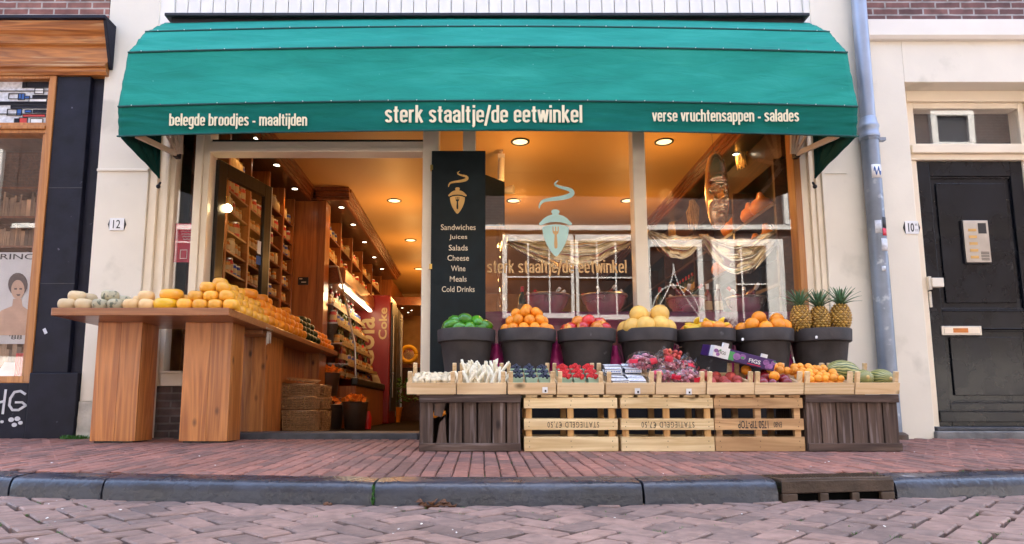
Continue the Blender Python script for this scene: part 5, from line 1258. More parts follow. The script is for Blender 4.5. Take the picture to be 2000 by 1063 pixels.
for dx, dz, tl, s_, lab in ((-.15, -.0, -.05, 1.08, 'left pineapple in the end pot, against the window frame'), (-.02, -.012, .02, 1.1, 'middle pineapple of the three, golden and set slightly lower'), (.115, .0, .07, 1.13, 'greenest pineapple of the three, at the drainpipe side')):
    PN.put((PXs[6]+dx, PY-.06, RIM-.012+dz), (rnd(-.05,.05), tl, rnd(0, 6)), lab, 'pineapples in a pot', s_)
for dx, dy in ((-.09, .08), (.06, .1)): pass
# magenta wrapping between the pots
for k in range(6):
    x = (PXs[k]+PXs[k+1])/2; b = MB()
    b.grid(lambda u, v: Vector((x+(u-.5)*(.06+.15*(1-v)), -.4+.07*math.sin(math.pi*u)*-1+.02*noise.noise(Vector((u*5, v*6, k))), .421+v*(.26+.02*math.sin(k*2)))), 14, 16)
    tag(b.build('cloth_bag', 'bag_magenta', org=(x, -.4, .42), smooth='all', solid=.002), 'crumpled magenta wrapping hanging in the gap between two dark pots', 'cloth', 'magenta wrappings between the pots')
# ================================================================ trays of fruit and vegetables
TW, TD, TH = .282, .36, .07
def make_tray():
    t = thing('fruit_tray', 'tray', 'tray', (0,0,0), 'shallow wooden trays on the crates'); h = TW/2
    MB().box(-h, h, 0, .006, 0, TH).build('front_board', 'tray_wood', t, bevel=.001); MB().box(-h, h, TD-.006, TD, 0, TH).build('back_board', 'tray_wood', t, bevel=.001)
    for x in (-h, h-.006): MB().box(x, x+.006, .0065, TD-.0065, .004, TH-.006).build('side_board', 'tray_wood_side', t)
    b = MB()
    for k in range(4): b.box(-h+.0065, h-.0065, .01+.086*k, .086+.086*k, .003, .007)
    b.build('base_slat', 'tray_wood', t)
    for sx in (-1, 1):
        for y in (.0065, TD-.0285):
            xa = sx*(h-.0065); MB().box(xa, xa-sx*.024, y, y+.022, .008, .135).build('corner_post', 'tray_wood_side', t, bevel=.0012)
    b = MB()
    for sx in (-1, 1):
        for z in (.02, .05): b.box(sx*(h-.02)-.004, sx*(h-.02)+.004, -.0007, .001, z-.0006, z+.0006)
    b.pieces('staple', 'steel', t)
    return t
TR = Proto(make_tray()); TILT = R(13)
tr_u = [(795, 891), (892, 989), (991, 1085), (1087, 1179), (1182, 1278), (1279, 1376), (1378, 1470), (1471, 1566), (1567, 1664), (1666, 1752)]
tl = ['leftmost tray, of pale mushrooms beside the doorway', 'tray of white asparagus spears', 'tray of dark berries in pale green punnets', 'tray of red raspberries in pale green punnets', 'tray of blueberry boxes with blue and white labels', 'tray of bagged grapes', 'tray of dull red peaches', 'tray of dark nectarines under the tilted figs carton', 'tray of small orange apricots', 'tray of striped green melons at the drainpipe']
TM = []
for (u0, u1), lab in zip(tr_u, tl):
    x = (AX(u0, 758, -1.1)+AX(u1, 758, -1.1))/2; w = (AX(u1, 758, -1.1)-AX(u0, 758, -1.1))/TW
    loc = Vector((x, -1.115+rnd(-.006,.006), .3085)); rz = rnd(-.012,.012)
    TR.put(loc, (TILT, 0, rz), 'shallow pale wood '+lab if 'tray' == lab[:4] else lab.replace('leftmost tray', 'leftmost shallow pale wood tray'), 'shallow wooden trays on the crates', (w*.992, 1, 1))
    TM.append(Matrix.Translation(loc) @ Matrix.Rotation(rz, 4, 'Z') @ Matrix.Rotation(TILT, 4, 'X'))
# wedge blocks that tilt the trays
for k, (u0, u1) in enumerate(tr_u):
    x = (AX(u0, 758, -1.1)+AX(u1, 758, -1.1))/2
    tag(MB().box(x-.12, x+.12, -.79, -.76, .3075, .3075+.062).build('tray_support', 'crate_brown', org=(x, -.77, .307)), 'wooden batten propping up the back of a tray', 'batten', 'battens under the trays')
def inT(k, x, y, z): return TM[k] @ Vector((x, y, z))
def scatter(proto, k, n, r, lab, grp, z0=.03, layers=1, scale=1, xw=.115, y0=.045, y1=.31, jitter=.3, rise=.0):
    for L_ in range(layers):
        sp = r*2*.96; ny = max(1, int((y1-y0)/sp)); nx = max(1, int(2*xw/sp))
        for j in range(ny):
            for i in range(nx):
                x = -xw+(2*xw)*(i+.5+(.5 if (j+L_) % 2 else 0)*.5)/nx+rnd(-1,1)*r*jitter; y = y0+(y1-y0)*(j+.5)/ny+rnd(-1,1)*r*jitter
                if abs(x) > xw: continue
                proto.put(inT(k, x, y, z0+L_*r*1.5+rise*(j/ny)+rnd(-1,1)*r*.3), rrot(), lab, grp, scale*rnd(.88, 1.1))
# mushrooms
mb = MB().lathe([(0,-.02),(.007,-.02),(.008,-.004),(.017,-.003),(.0185,.002),(.0155,.01),(.009,.0145),(0,.016)], 14); mush = fproto('mushroom', mb, 'mushroom'); tag(mush.o, 'm', 'mushroom')
scatter(mush, 0, 0, .0165, 'pale mushroom lying in the leftmost tray', 'mushrooms in the tray', .045, 2, 1.0, .12)
# asparagus
mb = MB().tube([(0,0,0),(0,0,.04),(.001,0,.08),(.0,.001,.105),(0,.001,.122),(0,.001,.132)], [.011,.0115,.0118,.011,.0075,.001], 9)
for q in range(6): mb.ball((.008*math.cos(q*2.4), .008*math.sin(q*2.4), .1+.004*q), .004, .004, .01, 6)
asp = fproto('asparagus_spear', mb, 'asparagus'); tag(asp.o, 'a', 'asparagus')
for row in range(4):
    for i in range(11):
        asp.put(inT(1, -.112+.0224*i+rnd(-.005,.005), .05+.075*row+rnd(-.01,.01), .03+.012*row), (R(-30+rnd(-6,6)), R(rnd(-7,7)), rnd(0,6)), 'white asparagus spear standing in the second tray from the left', 'asparagus spears in the tray', rnd(.8, 1.0))
# punnets of berries
def punnet():
    t = thing('punnet', 'p', 'punnet'); w, h, g = .036, .05, .028
    vs = []
    for (a, z) in ((g, 0), (w, h), (w-.003, h), (g-.003, .004)):
        vs += [(-a, -a, z), (a, -a, z), (a, a, z), (-a, a, z)]
    fs = [(0,3,2,1), (12,13,14,15)]
    for k in range(3):
        for i in range(4): j = (i+1) % 4; fs.append((k*4+i, k*4+j, k*4+4+j, k*4+4+i))
    MB().add(vs, fs).build('carton', 'punnet', t, bevel=.002); b = MB().box(-w-.001, w+.001, -w-.001, -w+.002, h-.008, h+.001); b.build('rim', 'punnet', t); return t
PU = Proto(punnet())
bb_ = fproto('blueberry', MB().ball((0,0,0), .0082, n=10), 'blueberry'); tag(bb_.o, 'b', 'berry')
mb = MB()
for i in range(5):
    for j in range(7): a = 2*math.pi*(j+.5*(i % 2))/7; th = -.9+.52*i; mb.ball((.008*math.cos(th)*math.cos(a), .008*math.cos(th)*math.sin(a), .009*math.sin(th)), .0036, n=6)
rb_ = fproto('raspberry', mb, 'raspberry'); tag(rb_.o, 'r', 'berry')
for k, pr, lb, gp_, pl_ in ((2, bb_, 'dark blue berry in the punnets left of the raspberries', 'dark berries in punnets', 'pale green punnet of dark berries'), (3, rb_, 'red raspberry heaped in a pale green punnet', 'raspberries in punnets', 'pale green punnet heaped with red raspberries')):
    for j in range(3):
        for i in range(3):
            x, y = -.082+.082*i, .065+.09*j
            PU.put(inT(k, x, y, .04+.012*j), (TILT*.3, 0, rnd(-.1,.1)), pl_, gp_.split(' in ')[0]+' punnets')
            for q in range(13):
                a = q*2.4; rr = .0092*math.sqrt(q)
                pr.put(inT(k, x+rr*math.cos(a), y+rr*math.sin(a), .04+.012*j+.05+.02*(1-rr/.035)+rnd(0,.006)), rrot(), lb, gp_, rnd(1.0, 1.3))
# blueberry boxes
def berry_box():
    t = thing('berry_box', 'b', 'box'); MB().box(-.05, .05, -.035, .035, 0, .028).build('tub', 'blueberry', t, bevel=.004)
    MB().box(-.051, .051, -.0365, .0365, .0285, .031).build('label', 'carton_white', t); MB().box(-.0515, .0515, -.038, -.0366, .006, .024).build('label', 'carton_white', t)
    b = MB()
    for k in range(9): b.box(-.045+.01*k, -.045+.01*k+rnd(.004,.008), -.0388, -.0381, .012, .019); b.box(-.045+.01*k, -.045+.01*k+rnd(.004,.008), -.03+.006*(k % 3), -.02+.006*(k % 3), .0312, .0318)
    b.build('print', 'ink_blue', t); return t
BX = Proto(berry_box())
for j in range(4):
    for i in range(2): 
        for L_ in range(1+(j > 1)): BX.put(inT(4, -.06+.115*i+rnd(-.006,.006), .05+.078*j, .05+.034*L_+.006*j), (TILT+rnd(-.06,.06), rnd(-.05,.05), rnd(-.12,.12)), 'clear blueberry box with blue and white printed label in the fifth tray', 'blueberry boxes in the tray')
# grapes in printed bags
def grape_bag(seed):
    random.seed(seed); t = thing('grape_bag', 'g', 'grapes'); b = MB()
    for k in range(70):
        q = Vector((rnd(-1,1), rnd(-1,1), rnd(-1,1)))
        while q.length > 1: q = Vector((rnd(-1,1), rnd(-1,1), rnd(-1,1)))
        b.ball((q.x*.075, q.y*.05, .045+q.z*.04), .0115*rnd(.9,1.1), n=9)
    b.build('grape_bunch', 'grape', t, smooth='all')
    def film(off, s0): 
        return lambda u, v: Vector(((.092+.02*noise.noise(Vector((u*4, v*4, s0))))*math.cos(2*math.pi*u)*math.sin(math.pi*v), (.065+.018*noise.noise(Vector((u*5, v*5, s0+3))))*math.sin(2*math.pi*u)*math.sin(math.pi*v), .046+(.056+.022*noise.noise(Vector((u*7, v*6, s0+5))))*math.cos(math.pi*v)))
    MB().grid(film(0, seed), 34, 20).build('bag_film', 'plastic_film', t, smooth=False)
    f = film(0, seed); b = MB()
    for (ua, ub, va, vb) in ((.6, .7, .32, .46), (.82, .9, .4, .58)):
        b.grid(lambda u, v: (lambda p: Vector((p.x*1.02, p.y*1.02, .046+(p.z-.046)*1.02)))(f(ua+(ub-ua)*u, va+(vb-va)*v)), 8, 8)
    b.pieces('printed_patch', 'print_red', t, solid=.0008)
    b = MB().grid(lambda u, v: Vector((.07+.05*v+.01*math.sin(u*9), -.02+.05*(u-.5)*(1-.2*v), .06+.05*v+.012*math.sin(u*14+v*4))), 12, 6); b.build('bag_neck', 'plastic_film', t)
    random.seed(seed*3+1); return t
for i, (kx, x, y, z, rz, s_, lab) in enumerate(((5, -.09, .1, .075, .2, 1.0, 'front left bag of red grapes lying against the blueberry boxes'), (5, .06, .09, .07, -.3, 1.08, 'front right bag of purple grapes with red printed film'), (5, -.02, .2, .13, .6, 1.15, 'back middle bag of grapes under the loose bunch'), (5, -.17, .22, .14, -.2, 1.15, 'topmost bag of grapes with magenta print leaning on the pots'), (5, .1, .24, .11, .9, 1.05, 'bag of grapes beside the figs carton, red print on its neck'))):
    t = grape_bag(40+i); t.location = inT(kx, x, y, z-.03); t.rotation_euler = (TILT+rnd(-.2,.2), rnd(-.25,.25), rz); t.scale = (s_,)*3; t['label'] = lab; t['group'] = 'bagged grapes'
random.seed(91); b = MB(); t = thing('grape_bunch', 'loose bunch of pinkish grapes lying on top of the bagged grapes', 'grapes', inT(5, .0, .19, .215))
for k in range(42):
    q = Vector((rnd(-1,1), rnd(-1,1), rnd(-1,1)))*.8; b.ball(Vector(t.location)+Vector((q.x*.06, q.y*.04, q.z*.03)), .0118, n=10)
b.build('berries', 'peach', t, smooth='all'); MB().tube([Vector(t.location), Vector(t.location)+Vector((.03,0,.04)), Vector(t.location)+Vector((.06,-.01,.045))], .0025, 5).build('stem', 'leaf_brown', t)
# peaches, nectarines, apricots
peach = fproto('peach', lathe_fruit(.031, .14, 18, .8), 'peach'); tag(peach.o, 'p', 'peach')
plum = fproto('nectarine', lathe_fruit(.033, .12, 18, .95), 'plum'); tag(plum.o, 'n', 'nectarine')
apri = fproto('apricot', lathe_fruit(.0235, .1, 16, .95), 'apricot'); tag(apri.o, 'a', 'apricot')
scatter(peach, 6, 0, .031, 'dull red peach in the tray between the grapes and the dark nectarines', 'peaches in the tray', .045, 1, 1, .118, rise=.03)
scatter(plum, 7, 0, .033, 'shiny dark red nectarine in the tray under the figs carton', 'nectarines in the tray', .052, 1, 1, .115, rise=.02)
for dx, dy in ((-.09, .28), (.02, .12)): orange.put(inT(7, dx, dy, .1 if dy > .2 else .088), rrot(), 'single orange among the nectarines, '+('at the back left under the carton' if dy > .2 else 'in the middle of the tray'), None, .85)
scatter(apri, 8, 0, .0235, 'small orange apricot in the tray left of the striped melons', 'apricots in the tray', .045, 2, 1, .115, rise=.045)
for dx, dy, dz in ((-.2, .3, .095), (-.16, .3, .1), (-.24, .26, .085), (-.19, .24, .085), (-.14, .25, .08)): apri.put(inT(8, dx, dy, dz+.02), rrot(), 'apricot spilling over behind the figs carton', 'apricots behind the carton', 1.1)
# striped melons (each its own)
for x, y, z, sx, lab, rz in ((-.09, .23, .085, 1.08, 'large striped green melon at the back left of the last tray'), (-.02, .11, .062, .92, 'striped green melon at the front of the last tray, stalk facing out'), (.095, .12, .06, .98, 'yellow-green striped melon nearest the drainpipe')) and \
    [(-.075, .25, .095, 1.1, 'large striped green melon at the back left of the last tray', .1), (-.035, .11, .07, .9, 'striped green melon at the front of the last tray, blossom end facing out', 1.45), (.088, .13, .068, .95, 'yellow-green striped melon nearest the drainpipe', 1.7)]:
    o = MB().ball((0,0,0), .098, .068, .066, 26, bump=.03, bs=1.6).build('striped_melon', 'toad_melon', smooth='all'); ORG[o.name] = Vector(); tag(o, lab, 'melon', 'striped melons'); o.location = inT(9, x, y, z); o.rotation_euler = (rnd(-.2,.2), rnd(-.15,.15), rz); o.scale = (sx,)*3
    MB().ball((-.097, 0, 0), .006, .012, .012, 10).build('stalk_scar', 'straw', o)
# carton of figs lying across the trays
fc = thing('figs_carton', 'purple and white figs carton lying tilted across the nectarine tray', 'carton', (0,0,0))
W_, H_, D_ = .4, .07, .2
MB().box(-W_/2, W_/2, 0, D_, 0, H_).build('body', 'carton_purple', fc, bevel=.002)
b = MB().box(-W_/2-.001, -W_/2+.1, -.0012, .06, .002, H_+.001); b.box(-W_/2+.05, -W_/2+.085, -.001, .02, H_, H_+.03); b.box(W_/2-.1, W_/2-.06, .0, .01, H_, H_+.022); b.pieces('white_flap', 'carton_white', fc)
MB().box(-W_/2+.1005, -W_/2+.135, -.0012, .0, .004, H_-.012).build('green_patch', 'carton_green', fc)
b = MB(); random.seed(5)
for x, z, r in ((-.05, .035, .024), (-.012, .042, .02), (-.185, .04, .014), (-.17, .02, .012), (.14, .042, .02), (.17, .026, .018), (.185, .05, .015), (.15, .016, .012)):
    b.prism([(x+r*math.cos(2*math.pi*k/14), z+r*.9*math.sin(2*math.pi*k/14)) for k in range(14)], -.0028, -.0012)
b.pieces('fig_print', 'fig_purple', fc)
b = MB()
for x, z, r in ((-.012, .036, .012), (-.16, .05, .007), (.19, .06, .008)): b.prism([(x+r*math.cos(2*math.pi*k/10), z+r*.6*math.sin(2*math.pi*k/10)) for k in range(10)], -.0036, -.0028)
b.pieces('fig_print', 'carton_green', fc)
b = MB(); text(b, 'FIGS', .03, .105, .02, .045, -.0012, .0012, .02); b.build('lettering', 'ink_white', fc)
b = MB(); text(b, 'FIGS', -W_/2+.03, -W_/2+.078, .026, .046, -.0014, .0012, .0); b.build('lettering', 'ink_black', fc)
MB().box(.025, .11, -.0024, -.0012, .008, .013).build('red_stripe', 'print_red', fc)
p = at(1475, 709, -1.0); fc.location = (p.x-.07, -.985, p.z-.005); fc.rotation_euler = (R(8), R(13.5), R(4))
# little price cards on the tray fronts
for u, v in ((1064, 762), (1244, 764), (1344, 765)):
    p = at(u, v, -1.12); q = thing('tray_label', 'small white printed label on the front board of the %s tray' % {1064: 'dark berry', 1244: 'blueberry box', 1344: 'bagged grape'}[u], 'label', (p.x, -1.135, p.z))
    MB().box(p.x-.016, p.x+.016, -1.136, -1.135, p.z-.017, p.z+.017).build('card', 'ink_white', q); MB().box(p.x-.002, p.x+.008, -1.1368, -1.136, p.z-.012, p.z+.0).build('print', 'ink_black', q)

# ================================================================ window display
pd = thing('display_platform', 'magenta draped display platform inside the big windows', 'platform', (1.1, .5, .07))
MB().box(-.3, 2.5, .22, .95, .07, 1.0).build('plinth', 'magenta_cloth', pd)
b = MB().grid(lambda u, v: Vector((-.32+2.85*u, .2-.02*math.sin(u*60)*(1-v)+.012*noise.noise(Vector((u*30, v*3, 0))), .3+.71*v)), 160, 10); b.build('skirt', 'wine_cloth', pd, smooth='all', solid=.003)
b = MB().grid(lambda u, v: Vector((-.3+2.8*u, .2+.75*v, .1*0+1.008+.012*noise.noise(Vector((u*22, v*7, 2))))), 120, 30); b.build('top_cloth', 'magenta_cloth', pd, smooth='all')
def wine_bottle(mat_):
    t = thing('wine_bottle', 'w', 'bottle')
    MB().lathe([(0,0),(.034,0),(.037,.006),(.037,.18),(.033,.2),(.016,.235),(.0145,.25),(.0145,.3),(0,.3)], 18).build('body', mat_, t, smooth=True)
    MB().lathe([(.0152,.255),(.0158,.256),(.0158,.303),(0,.304)], 14).build('capsule', 'ink_white' if mat_ == 'bottle_red' else 'tin_red', t, smooth=True); MB().lathe([(.0375,.06),(.0378,.061),(.0378,.14),(.0375,.141)], 18).build('label', 'label_paper', t, smooth=True); return t
WB, WG = Proto(wine_bottle('bottle_red')), Proto(wine_bottle('bottle_green'))
def steel_bowl():
    t = thing('steel_bowl', 'b', 'bowl'); MB().lathe([(.055,0),(.06,.004),(.1,.03),(.135,.075),(.15,.125),(.156,.13),(.153,.134),(.146,.128),(.13,.078),(.095,.034),(0,.012)], 32).build('shell', 'chrome', t, smooth=True)
    MB().lathe([(.148,.118),(.153,.12),(.158,.13),(.153,.135)], 32).build('rim', 'steel', t, smooth=True); return t
SB = Proto(steel_bowl())
for u, Y, lab in ((1068, .5, 'left steel bowl of bottles behind the left big window'), (1180, .5, 'steel bowl of bottles behind the centre post side of the left window'), (1340, .48, 'steel bowl of bottles at the left of the right window'), (1456, .46, 'brightest steel bowl of bottles, above the large oranges')):
    x = AX(u, 590, Y); z = 1.02; sc_ = 1.3 if u < 1200 else 1.1; SB.put((x, Y, z), None, lab, 'steel bowls in the window', sc_)
    for k in range(5):
        a = k*1.26+.4+u; el = R(rnd(38, 62)); P_ = WB if k != 3 else WG
        o = P_.put((x+.05*math.cos(a+3.14), Y+.05*math.sin(a+3.14), z+.06), (0, el, a), 'wine bottle leaning in the '+lab.split(' of bottles')[0], 'bottles leaning in bowls', .9)
for u, Y in ((1383, .55), (1404, .55)): WB.put((AX(u, 600, Y), Y, 1.018), None, 'dark red bottle standing upright between the two right bowls', 'standing red bottles', .95)
for u, Y in ((1020, .75), (1290, .78)): WG.put((AX(u, 600, Y), Y, 1.018), None, 'dark green bottle standing behind the bowls', 'standing green bottles', 1)
# silver swag
def swag(u0, u1, v0, v1, dv, Y, seed, lab):
    a, c = at(u0, v0, Y), at(u1, v1, Y); hz = dv*(Y+5)/FOC; b = MB()
    def fn(u, v):
        x = a.x+(c.x-a.x)*u; top = a.z+(c.z-a.z)*u-.25*hz*math.sin(math.pi*u)+.02*noise.noise(Vector((u*7, 0, seed))); drop = .05+hz*(math.sin(math.pi*u)**.8)
        ph = v*6.5*(1+.2*math.sin(u*5+seed)); w = .03*math.sin(ph*math.pi)*(1-.3*v)+.022*noise.noise(Vector((u*6, v*4, seed+1)))+.004*noise.noise(Vector((u*20, v*10, seed+2)))
        return Vector((x, Y-.05*math.sin(math.pi*v)+w, top-drop*v))
    b.grid(fn, 110, 44); tag(b.build('silver_drape', 'silver_cloth', org=((a.x+c.x)/2, Y, a.z), smooth='all', solid=.002), lab, 'drape', 'silver drapes in the window')
swag(990, 1240, 462, 455, 46, .42, 1, 'thin silver cloth swag behind the left big window'); swag(1262, 1378, 448, 458, 36, .42, 2, 'short silver cloth swag beside the window post'); swag(1366, 1520, 458, 448, 62, .40, 3, 'large gathered silver cloth swag below the hanging mask')
b = MB()
for k in range(26): 
    a = R(-50+rnd(0, 110)); p = at(1519, 452, .4); b.tube([p, p+Vector((.09*math.sin(a), rnd(-.02,.02), .09*math.cos(a)*rnd(.3,1)))], .004, 5)
tag(b.build('cloth_knot', 'silver_cloth', org=p), 'gathered tuft of silver cloth at the right end of the large swag', 'drape')
b = MB(); p0 = at(965, 640, .3); 
b.grid(lambda u, v: Vector((p0.x+.02+.1*u+.03*noise.noise(Vector((u*3, v*4, 0))), .3+.05*math.sin(u*14+v*2), .92+.85*v+.0*u)), 24, 30)
tag(b.build('plastic_curtain', 'plastic_film', org=(p0.x, .3, .9), smooth=False), 'crumpled clear film hanging at the left edge of the left window', 'film')
# hanging copper mask
p = at(1400, 373, .3); hw_, hh = .095, .335
mk = thing('hanging_mask', 'long copper coloured carved face mask hanging on a wire in the right window', 'mask', (p.x, .3, p.z))
def g(x, z, cx_, cz_, sx_, sz_): return math.exp(-((x-cx_)/sx_)**2-((z-cz_)/sz_)**2)
def mface(u, v):
    th = math.pi*(u-.5)*1.25; ph = math.pi*(v-.5); w = math.cos(ph)**.72; X_ = math.sin(th)/math.sin(math.pi*.625)*w if False else math.sin(th)*w; Z_ = math.sin(ph)
    x, z = X_, Z_; d = math.cos(th)*w*.075
    if math.cos(th) > 0:
        d0 = d; d += .045*g(x, z, 0, -.2, .16, .17)+.03*g(x, z, 0, -.32, .28, .06)+.03*(g(x, z, -.42, .04, .3, .035)+g(x, z, .42, .04, .3, .035))-.03*(g(x, z, -.42, -.07, .2, .05)+g(x, z, .42, -.07, .2, .05))+.026*(g(x, z, -.42, -.08, .13, .03)+g(x, z, .42, -.08, .13, .03))
        d += .028*g(x, z, 0, -.47, .42, .022)+.03*g(x, z, 0, -.54, .36, .026)-.02*g(x, z, 0, -.505, .4, .01)+.02*(g(x, z, -.6, -.3, .22, .12)+g(x, z, .6, -.3, .22, .12))+.02*g(x, z, 0, -.72, .3, .1)-.012*g(x, z, 0, .2, .6, .02)+.01*g(x, z, 0, .3, .5, .1)
        for zz in (.12, .15): d += .008*g(x, z, 0, zz, .7, .012)
        d = d0+(d-d0)*2.0
    return Vector((p.x+hw_*X_, .3-d, p.z+hh*Z_))
MB().grid(mface, 60, 120).build('face', 'mask_copper', mk, smooth='all', solid=.004)
b = MB(); fy_ = .3-.098
for sx in (-1, 1):
    b.ball((p.x+sx*.04, fy_+.014, p.z-.03), .021, .012, .011, 14); b.tube([(p.x+sx*(.012+.065*t), fy_+.004+.03*t*t, p.z+.012+.022*math.sin(math.pi*min(1, t*1.05))) for t in [i/8 for i in range(9)]], [.004, .006, .007, .007, .007, .006, .005, .004, .002], 7)
    b.tube([(p.x+sx*(.015+.05*t), fy_+.01+.02*t*t, p.z-.03+.016*math.sin(math.pi*t)) for t in [i/8 for i in range(9)]], .003, 6)
b.tube([(p.x-.045+.09*t, fy_+.006+.02*(2*t-1)**2, p.z-.165+.008*math.cos(4*math.pi*t)) for t in [i/10 for i in range(11)]], [.003]+[.008]*9+[.003], 7); b.tube([(p.x-.04+.08*t, fy_+.006+.02*(2*t-1)**2, p.z-.187-.008*math.sin(math.pi*t)) for t in [i/10 for i in range(11)]], [.003]+[.009]*9+[.003], 7)
b.pieces('feature', 'mask_copper', mk, smooth='all')
MB().tube([(p.x-.012, .3, p.z+hh*.98), (p.x-.03, .3, 2.8)], .0012, 5).build('wire', 'dark_metal', mk)
# straw bundles under the right soffit
for u, v, Y, L_, lab in ((1452, 300, 1.0, .26, 'largest hanging straw bundle, beside the copper mask'), (1353, 412, 2.3, .36, 'straw bundle hanging left of the copper mask'), (1316, 442, 3.3, .36, 'farthest and smallest straw bundle, low left of the mask')):
    p = at(u, v, Y); t = thing('straw_bundle', lab, 'straw bundle', (p.x, Y, p.z), 'hanging straw bundles'); b = MB()
    for k in range(70):
        a = rnd(0, 6.28); r0, r1 = .035*math.sqrt(random.random()), .075*math.sqrt(random.random()); l = L_*rnd(.5, 1)
        b.tube([(p.x+r0*math.cos(a), Y+r0*math.sin(a), p.z+L_*.35), (p.x+r1*math.cos(a+.3), Y+r1*math.sin(a+.3), p.z+L_*.35-l*.5), (p.x+r1*.9*math.cos(a+.5), Y+r1*.9*math.sin(a+.5), p.z+L_*.35-l)], [.003, .005, .003], 5)
    b.build('stalk', 'straw', t)['kind'] = 'stuff'; MB().tube([(p.x, Y, p.z+L_*.35), (p.x, Y, 2.675)], .002, 5).build('string', 'straw', t)
# right wall unit with gourds
rs = thing('wall_shelf', 'dark wooden shelf unit on the right wall behind the mask', 'shelf', (2.6, 2, .07))
b = MB().box(2.55, 2.74, .25, 7, 2.35, 2.66); b.box(2.6, 2.74, .25, 7, .07, .95); b.build('cabinet', 'soffit_dark', rs)
b = MB()
for z in (1.25, 1.6, 1.95): b.box(2.5, 2.74, .3, 7, z, z+.03)
for y in (.3, 1.2, 2.4, 3.6, 4.8, 6.9): b.box(2.5, 2.74, y, y+.04, .95, 2.35)
b.build('shelf_board', 'soffit_dark', rs)
gd = fproto('gourd', MB().lathe([(0,-.09),(.06,-.085),(.1,-.04),(.105,0),(.085,.05),(.045,.08),(.03,.12),(.02,.14),(0,.142)], 20), 'cheese_amber', lambda o: calyx(o, 'leaf_brown', .01, .142)); tag(gd.o, 'g', 'gourd')
for k, (y, z, s_) in enumerate(((.75, 2.07, 1), (1.0, 2.07, .9), (.6, 1.72, 1.1), (.9, 1.72, 1), (1.5, 2.07, .9), (1.8, 1.72, 1))): gd.put((2.58, y, z), (rnd(-.2,.2), rnd(-.3,.3), 0), 'orange gourd on the dark shelf at the right of the window', 'gourds on the right shelf', s_)
WGx = [WG.put((2.62, 2.5+.12*k, 1.63), None, 'dark wine bottle in a row on the right wall shelf', 'bottles on the right shelf', .9) for k in range(9)] + [WB.put((2.62, 2.5+.12*k, 1.28), None, 'dark red wine bottle in a row on the right wall shelf', 'red bottles on the right shelf', .9) for k in range(9)]
# black panel and hanging spotlight
a, c = at(950, 345, .9), at(986, 440, .9)
tag(MB().add([(a.x-.05, .9, c.z), (c.x, .9, c.z), (c.x, .9, AZ(356, .9)), (a.x-.05, .9, AZ(338, .9)), (a.x-.05, .93, c.z), (c.x, .93, c.z), (c.x, .93, AZ(356, .9)), (a.x-.05, .93, AZ(338, .9))], [(0,1,2,3),(7,6,5,4),(0,4,5,1),(1,5,6,2),(2,6,7,3),(3,7,4,0)]).build('partition_screen', 'black_panel', org=(a.x, .9, c.z)), 'black panel with slanted top hanging inside beside the menu board', 'panel')
p = at(979, 300, 1.2); hs = thing('spotlight_pole', 'white hanging pole with a spotlight head behind the left big window', 'spotlight', (p.x, 1.2, p.z))
MB().tube([(p.x, 1.2, 2.8), (p.x, 1.2, AZ(300, 1.2))], .016, 12).build('upper_tube', 'white_paint', hs, smooth=True); b = MB().box(p.x-.035, p.x+.035, 1.17, 1.23, AZ(310, 1.2), AZ(302, 1.2)); b.build('clamp', 'enamel_white', hs, bevel=.004)
MB().tube([(p.x, 1.2, AZ(310, 1.2)), (p.x-.005, 1.2, AZ(352, 1.2))], .034, 14).build('lower_tube', 'cream_paint', hs, smooth=True)
b = MB(); q0 = Vector((p.x+.03, 1.2, AZ(372, 1.2))); b.tube([q0, q0+Vector((.09, -.03, .0))], [.035, .045], 14); b.tube([(p.x-.005, 1.2, AZ(352, 1.2)), q0], .012, 8); b.build('spot_head', 'brushed_steel', hs, smooth=True)

# ================================================================ inside the doorway
# open shop door, swung inwards
h = Vector((-2.2, .17, .0)); far = Vector((-1.985, .86, 0)); ang = math.atan2(far.y-h.y, far.x-h.x); Lw = math.hypot(far.x-h.x, far.y-h.y); ZT = 2.29
dl = thing('open_door', 'dark framed glass door swung open into the shop behind the cheeses', 'door', (h.x, h.y, .0)); Mx = Matrix.Translation((h.x, h.y, 0)) @ Matrix.Rotation(ang, 4, 'Z')
b = MB()
for q in ((0, .1, .02, ZT), (Lw-.1, Lw, .02, ZT), (.1, Lw-.1, ZT-.12, ZT), (.1, Lw-.1, .02, .35)): b.box(q[0], q[1], -.02, .02, q[2], q[3], Mx)
b.build('frame', 'door_dark_wood', dl, bevel=.004); MB().box(.1, Lw-.1, -.003, .003, .35, ZT-.12, Mx).build('window_pane', 'shop_glass', dl)
MB().box(Lw, Lw+.006, -.021, .021, .02, ZT, Mx).build('edge_strip', 'sign_text', dl)
b = MB().box(Lw-.16, Lw-.11, -.006, -.004, 1.62, 1.74, Mx); b.build('sticker', 'enamel_white', dl); MB().box(Lw-.17, Lw-.105, -.006, -.004, 1.52, 1.6, Mx).build('sticker', 'ink_blue', dl)
# a lit bulb seen through the door pane
p = Vector((-2.135, .26, at(430, 407, .26).z)); t = thing('wall_lamp', 'bright round bulb shining beside the dark frame of the open door', 'lamp', p); MB().ball(p, .035, n=16).build('bulb', 'bulb_glow', t, smooth='all'); MB().tube([p+Vector((0,.0,.03)), p+Vector((0,0,.1)), p+Vector((-.035,0,.1))], .008, 8).build('arm', 'brass', t); lamp(p, 1.2, .035, parent=t)
